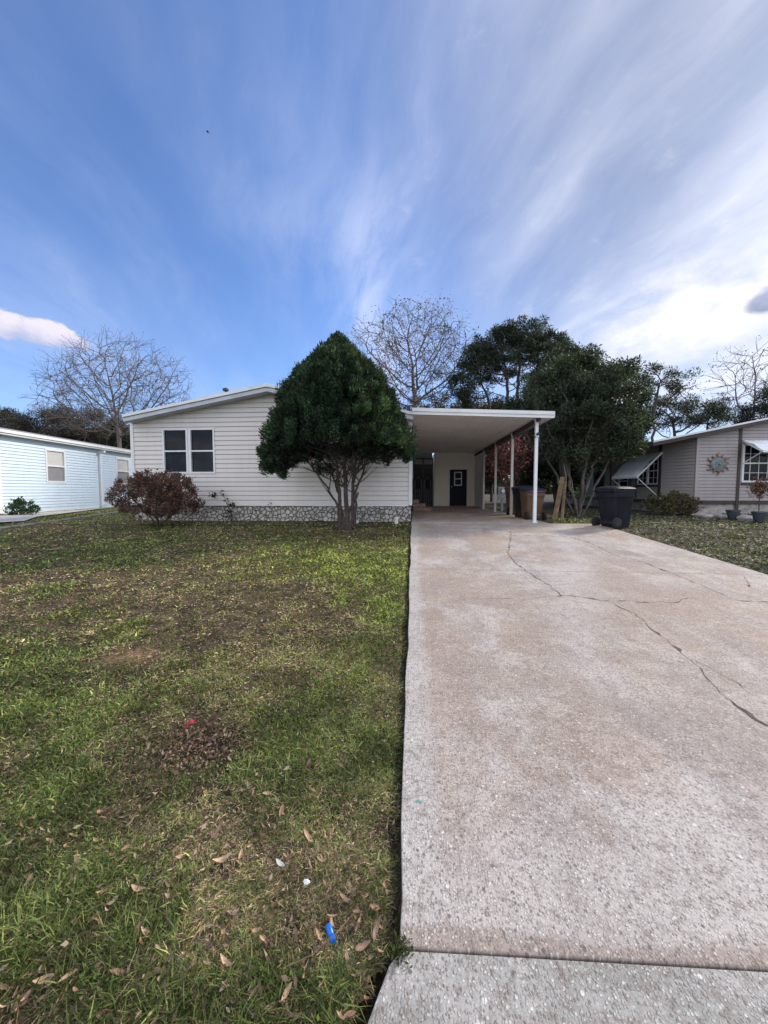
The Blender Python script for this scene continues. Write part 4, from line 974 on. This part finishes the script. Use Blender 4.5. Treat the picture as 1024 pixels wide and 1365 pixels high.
# edging stones and pots along the right house
for i, (px_, py_, s_) in enumerate([(932, 688, .16), (941, 690, .13), (950, 688, .15), (961, 690, .18), (997, 693, .2)]):
    p = G(px_, py_); bm = bmesh.new(); bmesh.ops.create_icosphere(bm, subdivisions=3, radius=s_)
    for v_ in bm.verts:
        k = 1+.22*math.sin(v_.co.x*19+i)+.15*math.sin(v_.co.y*23+i*2)+.12*math.sin(v_.co.z*31); v_.co = Vector((v_.co.x*k*1.15, v_.co.y*k, v_.co.z*k*.6))
    me = bpy.data.meshes.new('edging_stone'); bm.to_mesh(me); bm.free(); o = link('edging_stone', me, M['stone'], None, True); o.location = (p.x, p.y, p.z+.02)
    tag(o, ['rough grey edging stone at the left end of the bed under the sun ornament', 'small edging stone second from the left under the sun ornament', 'edging stone in the middle of the row under the sun ornament', 'edging stone at the right end of the row beside the dark pot', 'largest edging stone right of the dark pots'][i], 'stone', 'edging stones along the beige house')
for i, (px_, py_) in enumerate([(977, 692), (1012, 695)]):
    p = G(px_, py_); o = MB().lathe([(.10, 0), (.15, .22), (.165, .23), (.165, .27), (.14, .27), (.13, .2), (.02, .2)], k=20).build('plant_pot', M['pot'], None, True); o.location = (p.x, p.y, p.z-.01)
    tag(o, ['empty dark pot between the edging stones under the sun ornament', 'empty dark pot below the dry fern at the right edge'][i], 'pot', 'dark pots along the beige house')
# vine sprigs on the front wall
vn_ = empty('wall_vine', (0, 0, 0), 0, 'thin leafy vine sprig climbing from the stone skirting onto the cream siding', 'vine')
m_ = MB(); pts = [P(x, y, YF-.05) for x, y in [(311, 693), (308, 682), (304, 676), (300, 664), (294, 657), (286, 657)]]; pts[0].z = .5
m_.tube(pts, .006, 5); m_.tube([pts[1], P(318, 676, YF-.05)], .005, 5); m_.build('stem', M['bark'], vn_)
C = np.concatenate([np.array(P(x, y, YF-.07))+RNG.normal(size=(k, 3))*np.array([s, .02, s*.7]) for x, y, k, s in [(309, 672, 45, .07), (284, 659, 30, .055), (297, 657, 10, .04), (304, 682, 30, .06), (306, 690, 25, .05), (359, 671, 6, .02), (302, 668, 5, .03)]])
leaves('foliage', C, .055, M['leaf'], vn_, colour(len(C), (.022, .035, .018), .3), .7, 0)
# ------------------------------------------------------------------ background trees
def tree_at(px, Y, z=.5): q = P(px, 650, Y); return (q.x, Y, z)
def cz(px, py, Y): q = P(px, py, Y); return (q.x, q.y, q.z)
Y_ = 34; s_ = Y_/500
bare_tree('bare_tree', 'large leafless grey tree behind the pale blue house', tree_at(163, Y_), cz(155, 535, Y_), 0, (104*s_, 60*s_, 84*s_), 1700, .40, M['barkgrey'], twig=.95, tip=.0095, zlo=-.55, trunk_f=.30, leaf=(.12, .06, .045), nl=900, leafsize=.10)
Y_ = 26; s_ = Y_/500
ball = [cz(596, 438, Y_), cz(556, 515, Y_-1), cz(537, 486, Y_), cz(582, 500, Y_)]
bare_tree('bare_tree', 'leafless tree with dark green mistletoe clumps behind the cone tree', tree_at(556, Y_), cz(548, 488, Y_), 0, (82*s_, 50*s_, 74*s_), 1500, .31, M['barkgrey'], twig=.75, tip=.0075, zlo=-.7, trunk_f=.45, leaf=(.11, .065, .04), nl=3600, leafsize=.11, leafclumps=(ball, np.array([.38, .6, .45, .4]), (.04, .055, .028)))
Y_ = 30; s_ = Y_/500
bare_tree('bare_tree', 'pale leafless tree rising behind the roof of the beige house', tree_at(1000, Y_), cz(1005, 515, Y_), 0, (38*s_, 28*s_, 45*s_), 420, .5, M['barkgrey'], twig=1.0, tip=.010, zlo=-.8, trunk_f=.5, leaf=(.15, .11, .08), nl=300)
def pine(label, base, c, rad, n, step, nclump, crad, squash, leafc, bark='barkdark', per=80, ls=.2, zlo=-.2, shell=.55, tf=.55, name='pine_tree', filt=None, trunks=None, tip=.02, cvar=.3, asp=.22, rmax=.28):
    tr = empty(name, base, 0, label, 'tree'); cc = np.array(c)-np.array(base); att = ell(n, cc, rad, zlo, shell)
    N, par = colonize(att, (0, 0, -.2), (cc[0]*.6, cc[1]*.6, cc[2]*tf), step, step*7, step*1.2, 80, .02, trunks)
    r, tips = radii(N, par, tip, 2.3, rmax); edges_mesh('trunk', N, par, r, M[bark], tr)
    ti = np.where(tips)[0]; pk_ = RNG.choice(ti, nclump); cen = N[pk_]+RNG.normal(size=(nclump, 3))*step*.4
    if filt is not None: cen = cen[filt(cen+np.array(base))]
    C, cols, d = clumps(cen, crad, per, leafc, .3, cvar, squash); leaves('crown', C, ls, M['leaf'], tr, cols, asp, .5, dirs=d*.6); return tr
Y_ = 24; s_ = Y_/500
DC = cz(686, 522, Y_)
def umbrella(c):
    nx = (c[:, 0]-DC[0])/(80*s_); nz = (c[:, 2]-DC[2])/(86*s_); q = RNG.random(len(c))
    return (nz > .30+.2*(q-.5)) | ((np.abs(nx) > .66) & (q < .6)) | (q < .13)
pine('domed dark pine with bare inner limbs behind the carport roof', tree_at(685, Y_), cz(686, 522, Y_), (80*s_, 60*s_, 86*s_), 1900, .34, 1000, .27, .6, (.030, .044, .028), zlo=-.12, shell=.66, tf=.5, ls=.15, per=90, rmax=.17, trunks=[(a*s_, b*s_, c_*s_) for a, b, c_ in ((-52, 0, 125), (-34, 20, 150), (-18, -20, 168), (6, 10, 178), (22, -15, 165), (40, 10, 150), (56, 0, 128), (-60, -10, 105), (48, -20, 112))], filt=umbrella)
Y_ = 12.4; s_ = Y_/500
fx = lambda c: (c[:, 0] > 4.15) | (c[:, 2] > 3.75)
pine('broad dark evergreen with many trunks right of the carport', tree_at(772, Y_), cz(779, 564, Y_), (76*s_, 56*s_, 90*s_), 1500, .22, 1150, .22, .8, (.045, .062, .038), bark='barkgrey', zlo=-.52, shell=.25, tf=.25, ls=.085, per=70, name='evergreen_tree', filt=fx, asp=.35, tip=.01,
     trunks=[(-.75, .1, 1.5), (-.45, -.1, 1.7), (.35, -.1, 1.6), (.7, .1, 1.4), (.1, -.2, 1.8), (-.2, .3, 1.6)], rmax=.13)
Y_ = 15.5; s_ = Y_/500
pine('tall evergreen crown rising just right of the carport roof', tree_at(750, Y_), cz(752, 535, Y_), (46*s_, 40*s_, 70*s_), 600, .3, 420, .30, .8, (.030, .042, .026), zlo=-.8, shell=.2, tf=.4, ls=.10, per=80, name='evergreen_tree', filt=lambda c: (c[:, 0] > 4.2) | (c[:, 2] > 3.9), asp=.3)
Y_ = 22; s_ = Y_/500
pine('slender pine with flat foliage pads against the bright sky', tree_at(864, Y_), cz(876, 515, Y_), (46*s_, 25*s_, 26*s_), 200, .38, 70, .34, .45, (.04, .046, .03), zlo=-.9, shell=.1, tf=.7, ls=.14, per=60)
Y_ = 25; s_ = Y_/500
pine('lower pine with loose pads behind the awning of the beige house', tree_at(905, Y_), cz(898, 558, Y_), (66*s_, 30*s_, 26*s_), 260, .38, 150, .40, .5, (.035, .045, .028), zlo=-.9, shell=.1, tf=.7, ls=.15, per=70)
Y_ = 28; s_ = Y_/500
pine('small pine sprawling left of the pale leafless tree', tree_at(940, Y_), cz(945, 552, Y_), (32*s_, 25*s_, 20*s_), 160, .4, 50, .35, .5, (.04, .045, .03), zlo=-.9, shell=.1, tf=.7, ls=.15, per=60)
Y_ = 26; s_ = Y_/500
pine('dark evergreen behind the beige roof at the right edge', tree_at(1030, Y_), cz(1028, 565, Y_), (34*s_, 25*s_, 36*s_), 260, .4, 190, .45, .7, (.03, .035, .03), zlo=-.9, shell=.1, tf=.6, ls=.16, per=80, name='evergreen_tree')
# thicket far left
for i, (px_, top, w_, Y_, c_, lb) in enumerate([(60, 545, 75, 40, (.045, .04, .036), 'dark brown thicket tree behind the pale blue roof'), (5, 540, 50, 44, (.05, .045, .042), 'greyish twiggy tree at the far left edge behind the pale blue roof'), (118, 535, 60, 42, (.05, .042, .036), 'brown twiggy tree behind the big leafless tree'), (168, 560, 30, 40, (.03, .035, .03), 'dark low tree in the gap between the pale blue house and cream home')]):
    s_ = Y_/500
    pine(lb, tree_at(px_, Y_), cz(px_, 605, Y_), (w_*s_, 40*s_, (605-top)*s_), 500, .6, 420, .9, .8, c_, zlo=-.5, shell=.3, tf=.5, ls=.30, per=110, name='thicket_tree', asp=.16, cvar=.35)
# trees seen past the carport posts
for i, (px_, cy_, rx_2, rz_2, Y_, c_, lb) in enumerate([(700, 590, 40, 62, 21, (.030, .042, .024), 'dark green tree seen between the carport posts'), (740, 600, 48, 60, 18, (.026, .038, .022), 'dark bushy tree behind the brown bin'), (655, 600, 26, 58, 27, (.05, .04, .03), 'brownish tree seen just right of the storage room'),
        (800, 600, 50, 45, 27, (.03, .042, .026), 'dark tree filling the gap left of the beige house'), (585, 565, 60, 38, 34, (.05, .052, .032), 'olive tree low behind the carport roof'), (640, 562, 45, 30, 33, (.04, .045, .03), 'sparse green tree low behind the carport roof middle')]):
    s_ = Y_/500
    pine(lb, tree_at(px_, Y_), cz(px_, cy_, Y_), (rx_2*s_, 40*s_, rz_2*s_), 450, .4, 420, .45, .8, c_, zlo=-.9, shell=.1, tf=.5, ls=.15, per=70, name='background_tree', filt=lambda c: (c[:, 0] > 4.0) | (c[:, 1] > 20.5) | (c[:, 2] > 4), asp=.4, cvar=.45)
# crape myrtle with pink leaves
Y_ = 16.6; s_ = Y_/500
bare_tree('red_leaf_tree', 'small tree with pinkish red leaves seen between the carport posts', tree_at(690, Y_), cz(682, 605, Y_), 0, (27*s_, 22*s_, 36*s_), 260, .16, M['barkgrey'], twig=.25, tip=.006, zlo=-.9, leaf=(.55, .17, .18), nl=4200, leafsize=.09, rmax=.05)
# far tree line closing the horizon
n = 900; az = RNG.uniform(-1.35, 1.35, n); rr_ = RNG.uniform(75, 95, n); hgt = 1+5.5*vn(az*7, az*0, 5)+2*vn(az*25, az*0, 6)
C = np.stack([np.sin(az)*rr_, np.cos(az)*rr_, .3+RNG.random(n)*hgt], 1); C2, cc_, _ = clumps(C, 1.8, 45, (.035, .042, .028), .3, .35)
tw = leaves('far_woods', C2, .9, M['leaf'], None, cc_, .6, .2); tag(tw, 'distant low dark wood along the horizon', 'wood', kind='stuff')
# bird
p = P(277, 176, 30); bd = MB(); bd.lathe([(.004, -.14), (.035, -.06), (.04, .02), (.02, .09), (.004, .13)], (0, 0, 0), 8, 'x')
for s_ in (-1, 1): bd.add([(-.05, 0, .01), (.05, 0, .01), (.03, s_*.18, .07), (-.02, s_*.18, .07), (-.06, s_*.36, .03), (.0, 0, 0), (.03, s_*.18, .06)], [(0, 1, 2, 3), (3, 2, 4), (0, 3, 6, 5)])
o = bd.build('bird', M['dark']); o.location = p; o.rotation_euler = (.5, .2, .6); tag(o, 'tiny dark bird high in the blue sky at the left', 'bird')
# ------------------------------------------------------------------ grass
def grass():
    def field(n, r0, r1, a0, a1, base_len, wpx, two=True, seed=1):
        rng = np.random.default_rng(seed)
        r = np.exp(rng.uniform(math.log(r0), math.log(r1), n)); a = rng.uniform(a0, a1, n)
        x = r*np.sin(a); y = r*np.cos(a)
        # clumping
        k = rng.random(n) < .5; x = np.where(k, x+rng.normal(size=n)*.003*r, x); 
        g, b = patches(x, y)
        tuft = fbm(x*16, y*16, 55, 3)
        keep = ~inslab(x, y) & ~((y < J0.y+.02) & (x > -.075-.62*np.maximum(0, J0.y-y))) & (rng.random(n) > b*.93) & (rng.random(n) < (.45+.55*g)*(.35+1.1*ss(.3, .6, tuft)))
        keep &= (y < 60) & ~((y > 9.9) & (x > -7.7) & (x < 0)) & ~((x < L0.x+.3) & (y > 12)) & ~((x > 7.9) & (y > 13.9)) & ~((y < 9.9) & (x > -.042) & (x < 4.6))
        x, y, g, b = x[keep], y[keep], g[keep], b[keep]; n = len(x); r = np.hypot(x, y)
        z = pz_np(y)+soil_off(x, y)-.004
        green = rng.random(n) < (.20+.56*g)
        lush = fbm(x*4, y*4, 66, 2)
        L = base_len*(.55+.9*rng.random(n))*(.7+.7*lush)*np.where(green, 1, .85)*(1+.03*r)
        # long coarse blades close to the lower edge
        L = L*(1+.8*ss(1.25, .9, y)*(rng.random(n) < .25))
        W = np.maximum(.0017+.0022*rng.random(n), wpx*r/375.)*np.where(rng.random(n) < .12, 1.8, 1)
        h = rng.uniform(0, 2*np.pi, n); lean = np.where(green, rng.uniform(.5, 1.5, n), rng.uniform(1.0, 1.55, n))
        dx_ = np.cos(h)*np.sin(lean); dy_ = np.sin(h)*np.sin(lean); dz_ = np.cos(lean)
        tw_ = h+np.pi/2+rng.normal(size=n)*.5; sx_, sy_ = np.cos(tw_)*W/2, np.sin(tw_)*W/2
        B = np.stack([x, y, z], 1); D = np.stack([dx_, dy_, dz_], 1); S = np.stack([sx_, sy_, rng.normal(size=n)*W*.2], 1)
        bend = rng.uniform(.1, .6, n)[:, None]; D2 = D.copy(); D2[:, 2] -= bend[:, 0]; D2 /= np.linalg.norm(D2, axis=1, keepdims=True)
        Lc = L[:, None]; m1 = B+D*Lc*.5; tip = m1+D2*Lc*.55
        tip[:, 2] = np.maximum(tip[:, 2], z+.004); m1[:, 2] = np.maximum(m1[:, 2], z+.006)
        pal_g = np.array([[.128, .158, .044], [.165, .20, .055], [.070, .105, .032], [.22, .24, .075], [.12, .165, .065]]); pal_s = np.array([[.37, .27, .17], [.23, .155, .10], [.50, .40, .27], [.15, .105, .07], [.29, .25, .13]])
        col = np.where(green[:, None], pal_g[rng.integers(0, 5, n)], pal_s[rng.integers(0, 5, n)])
        tone = .70+.65*ss(.32, .68, fbm(x*5+3, y*5, 101, 3)); col = col*tone[:, None]*(1.06+.16*ss(2.5, 6, r))[:, None]
        bright = np.exp(-(((x-SUNLIT[0]+.2)/2.6)**2+((y-SUNLIT[1]+.6)/2.1)**2))[:, None]  # sunlit patch by the cone tree, painted into the blade colours
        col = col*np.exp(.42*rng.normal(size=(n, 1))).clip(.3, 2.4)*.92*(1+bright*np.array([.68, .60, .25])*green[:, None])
        shade_k = ss(4.2, 4.8, x)[:, None]; col = col*(1-shade_k)+(col*.45+col.mean(1, keepdims=True)*.30)*shade_k*.85  # blades right of the driveway: tree shade painted in, darker and greyer
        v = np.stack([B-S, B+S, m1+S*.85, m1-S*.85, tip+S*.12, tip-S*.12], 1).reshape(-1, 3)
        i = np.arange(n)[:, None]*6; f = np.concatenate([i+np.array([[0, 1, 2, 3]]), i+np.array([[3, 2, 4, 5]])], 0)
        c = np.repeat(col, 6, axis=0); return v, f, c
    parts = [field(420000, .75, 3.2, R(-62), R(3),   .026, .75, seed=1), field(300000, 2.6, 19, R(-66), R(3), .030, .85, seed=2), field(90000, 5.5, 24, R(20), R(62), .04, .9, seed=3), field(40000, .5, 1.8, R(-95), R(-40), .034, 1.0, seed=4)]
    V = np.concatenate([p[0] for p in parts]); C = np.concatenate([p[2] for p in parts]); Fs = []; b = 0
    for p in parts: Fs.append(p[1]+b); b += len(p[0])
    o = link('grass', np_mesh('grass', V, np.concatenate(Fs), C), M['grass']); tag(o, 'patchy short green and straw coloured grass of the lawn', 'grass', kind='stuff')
SUNLIT = G(470, 742)[:2]  # centre of the painted sunlit patch
grass()
# broad weed leaves (clover) mixed into green patches near the camera
def weeds():
    rng = np.random.default_rng(21); n = 42000; r = np.exp(rng.uniform(math.log(.8), math.log(6), n)); a = rng.uniform(R(-62), R(2), n); x = r*np.sin(a); y = r*np.cos(a)
    g, b = patches(x, y); cl = fbm(x*6, y*6, 88, 3); keep = (cl > .5) & (g > .45) & (b < .3) & (x < -.07) & ~((y < 1.1) & (x > -.2)); x, y = x[keep], y[keep]
    C = np.stack([x, y, pz_np(y)+soil_off(x, y)+rng.uniform(.005, .022, len(x))], 1); s = np.maximum(.009, np.hypot(x, y)*.0032)
    pal = np.array([[.095, .16, .035], [.13, .19, .042], [.065, .115, .03]]); 
    o = leaves('ground_weeds', C, s, M['grass'], None, pal[rng.integers(0, 3, len(x))]*(1+.2*rng.normal(size=(len(x), 1))).clip(.5, 1.6), .8, 0); tag(o, 'low clover-like weeds spread through the greener lawn patches', 'weeds', kind='stuff')
weeds()
# fallen leaves
def leaf_mesh(name, L, W, curl, seed):
    rnd = random.Random(seed); vs = []; n = 7; cup = rnd.uniform(.2, .5)
    for i in range(n):
        f = i/(n-1); w_ = W*math.sin(math.pi*min(.97, f*.93+.04))**.8; zc = curl*L*(f-.5)**2*2; yb = .08*L*math.sin(f*2.5+seed)
        for s in (-1, -.5, 0, .5, 1): vs.append((L*(f-.5), yb+w_*s/2, zc+abs(s)*w_*cup+rnd.uniform(-.0006, .0006)))
    fs = [(i*5+j, (i+1)*5+j, (i+1)*5+j+1, i*5+j+1) for i in range(n-1) for j in range(4)]
    me = bpy.data.meshes.new(name); me.from_pydata(vs, [], fs); me.update(); me.polygons.foreach_set('use_smooth', [True]*len(me.polygons)); return me
lcols = [(.36, .20, .13), (.27, .14, .10), (.46, .31, .21), (.19, .12, .09), (.38, .26, .16)]
LM = []
for k, c_ in enumerate(lcols):
    m, t, b = newmat('fallen_leaf_skin'); tc = t.node('ShaderNodeTexCoord', out=3); x, y, z = sep(t, tc)
    c = t.mix(t.smooth(.35, .7, t.noise(tc, 90, 4)), [q*.7 for q in c_], [q*1.2 for q in c_]); c = t.mix(t.gauss(y, 0.0, .0012)*.6, c, [q*1.5 for q in c_]); t.put(b.inputs['Base Color'], c); b.inputs['Roughness'].default_value = .6; LM.append(m)
lmesh = []
for k in range(10):
    me = leaf_mesh('dry_leaf', random.uniform(.045, .072), random.uniform(.016, .026), random.uniform(.1, .6), k); me.materials.append(LM[k % 5]); lmesh.append(me)
rl = random.Random(3)
spots = [(201, 1031), (228, 1020), (135, 1085), (175, 1094), (237, 1142), (236, 1160), (222, 1177), (185, 1183), (176, 1220), (277, 1260), (252, 1266), (315, 1230), (290, 1105), (303, 1020), (354, 990), (371, 987), (283, 1105), (70, 1080), (130, 1225), (36, 1330), (60, 1305), (50, 1295), (22, 1345), (320, 1140), (205, 1055), (332, 1046), (465, 1046), (505, 1272), (258, 1322), (262, 1330), (300, 1365/1.04), (182, 1180), (297, 1142), (315, 1215), (418, 1230), (443, 1222), (480, 1265), (462, 1280), (395, 1245), (150, 1140), (95, 1175), (238, 1245), (312, 1362/1.02), (20, 1095), (15, 1040), (85, 1130), (350, 1255), (335, 1290), (405, 1305), (440, 1330), (372, 1332), (210, 1290), (160, 1300), (140, 1345), (185, 1352), (68, 1350), (100, 1322), (545, 1150), (475, 1215), (500, 1240), (520, 1190), (530, 1175), (410, 1115), (440, 1110), (350, 1100), (375, 1080), (270, 1050), (245, 965), (232, 985), (262, 1005), (290, 1000), (320, 965)]
while len(spots) < 235: spots.append((rl.uniform(0, 530), 900+rl.random()**.6*460))
for i, (px_, py_) in enumerate(spots):
    p = G(px_, min(py_, 1362), -.01)
    if p.x > -.06: continue
    o = bpy.data.objects.new('dry_leaf', lmesh[rl.randrange(10)]); COL.objects.link(o); o.location = (p.x, p.y, plane_z(p.y)+float(soil_off(np.array([p.x]), np.array([p.y]))[0])+rl.uniform(.006, .022)); s_ = .35+.6*rl.random()**1.5; 
    if i > 72: s_ *= .7
    o.scale = (s_, s_, s_)
    o.rotation_euler = (rl.uniform(-.8, .8), rl.uniform(-.7, .7), rl.uniform(0, 6.28)); tag(o, 'curled tan dry leaf fallen on the grass near the camera', 'leaf', 'dry leaves scattered on the lawn')
def litter():
    rng = np.random.default_rng(5); n = 9000; r = np.exp(rng.uniform(math.log(.8), math.log(9), n)); a = rng.uniform(R(-62), R(1), n); x = r*np.sin(a); y = r*np.cos(a)
    keep = (x < -.06) & (y < 9.8) & ~((y < 1.1) & (x > -.2)) & (rng.random(n) < .25+.9*fbm(x*2, y*2, 44, 3)**2); x, y = x[keep], y[keep]
    # extra litter on the bare spots and under the cone tree
    k = 900; sx_ = SOILP[0]+rng.normal(size=k)*.14; sy_ = SOILP[1]+rng.normal(size=k)*.10; tb = G(470, 708); k2 = 1500; tx_ = tb.x+rng.normal(size=k2)*.9; ty_ = np.minimum(tb.y+rng.normal(size=k2)*.4, 9.85)
    x = np.concatenate([x, sx_, tx_]); y = np.concatenate([y, sy_, ty_]); ok = x < -.07; x, y = x[ok], y[ok]
    C = np.stack([x, y, pz_np(y)+soil_off(x, y)+.012+.012*rng.random(len(x))], 1); s = .010+.014*rng.random(len(x))+.0016*np.hypot(x, y)
    pal = np.array([[.24, .16, .11], [.16, .10, .07], [.34, .27, .2], [.11, .075, .055]]); o = leaves('leaf_litter', C, s, M['dry'], None, pal[rng.integers(0, 4, len(x))], .4, -.3)
    tag(o, 'small crumbled brown leaf litter spread over the lawn', 'leaf litter', kind='stuff')
litter()
# twig lying near the blue tube
def gp(px, py, h=.03): p = G(px, py); return Vector((p.x, p.y, plane_z(p.y)-.02+h))
m_ = MB(); m_.tube([gp(378, 1295), gp(415, 1278), gp(448, 1255, .045), gp(478, 1218, .04)], [.0008, .0013, .0011, .0007], 6); m_.tube([gp(425, 1274), gp(420, 1266)], .001, 5); tag(m_.build('twig', M['wood']), 'thin straw coloured twig lying across the grass at the blue tube', 'twig')
# blue tube
p = gp(441, 1250, .035); m_ = MB(); m_.lathe([(.006, -.021), (.0088, -.020), (.0088, .006), (.0080, .007), (.0088, .008), (.0088, .021), (.006, .022)], (0, 0, 0), 20, 'x'); o = m_.build('blue_cap', M['blue'], None, True); o.location = p; o.rotation_euler = (0, .15, R(-55)); tag(o, 'small bright blue plastic tube lying in the grass near the driveway', 'plastic tube')
# red wrapper, white scrap
p = gp(253, 966, .03); bm = bmesh.new(); bmesh.ops.create_grid(bm, x_segments=10, y_segments=6, size=.5)
rw = random.Random(8)
for v_ in bm.verts: v_.co = Vector((v_.co.x*.052+rw.uniform(-.003, .003), v_.co.y*.024+.012*v_.co.x+rw.uniform(-.003, .003), .006*math.sin(v_.co.x*8+1)+rw.uniform(-.004, .004)))
bmesh.ops.solidify(bm, geom=bm.faces[:], thickness=.0006)
me = bpy.data.meshes.new('wrapper'); bm.to_mesh(me); bm.free(); o = link('wrapper', me, M['red'], None, True); o.location = p; o.rotation_euler = (.3, -.2, .5); tag(o, 'crumpled red wrapper at the edge of the bare soil patch', 'wrapper')
for j, (px_, py_, lb) in enumerate([(409, 1181, 'crumpled white paper scrap above the blue tube'), (373, 1160, 'pale grey upturned leaf left of the white paper scrap')]):
    p = gp(px_, py_, .035)
    if j == 0:
        bm = bmesh.new(); bmesh.ops.create_icosphere(bm, subdivisions=3, radius=.011)
        rw = random.Random(5)
        for v_ in bm.verts: k = rw.uniform(.55, 1.15); v_.co = Vector((v_.co.x*k*1.1, v_.co.y*k*.7, v_.co.z*k*.55))
        me = bpy.data.meshes.new('paper_scrap'); bm.to_mesh(me); bm.free(); o = link('paper_scrap', me, M['paper'])
    else: me = leaf_mesh('pale_leaf', .05, .02, .4, 3); o = link('pale_leaf', me, mat('pale_leaf_skin', (.42, .46, .44), .6), None); o.rotation_euler = (.3, .1, 2.6)
    o.location = p; tag(o, lb, 'paper scrap' if j == 0 else 'leaf')
# weed at the joint corner
p = G(541, 1266); n = 200; C = np.array([p.x-.015, p.y-.005, p.z])+RNG.normal(size=(n, 3))*np.array([.014, .014, .006]); C[:, 2] = np.maximum(C[:, 2], p.z-.01)
w_ = leaves('joint_weed', C, .014, M['grass'], None, colour(n, (.07, .085, .03), .3), .3, 1.0); tag(w_, 'small weed tuft growing at the left end of the concrete joint', 'weed')
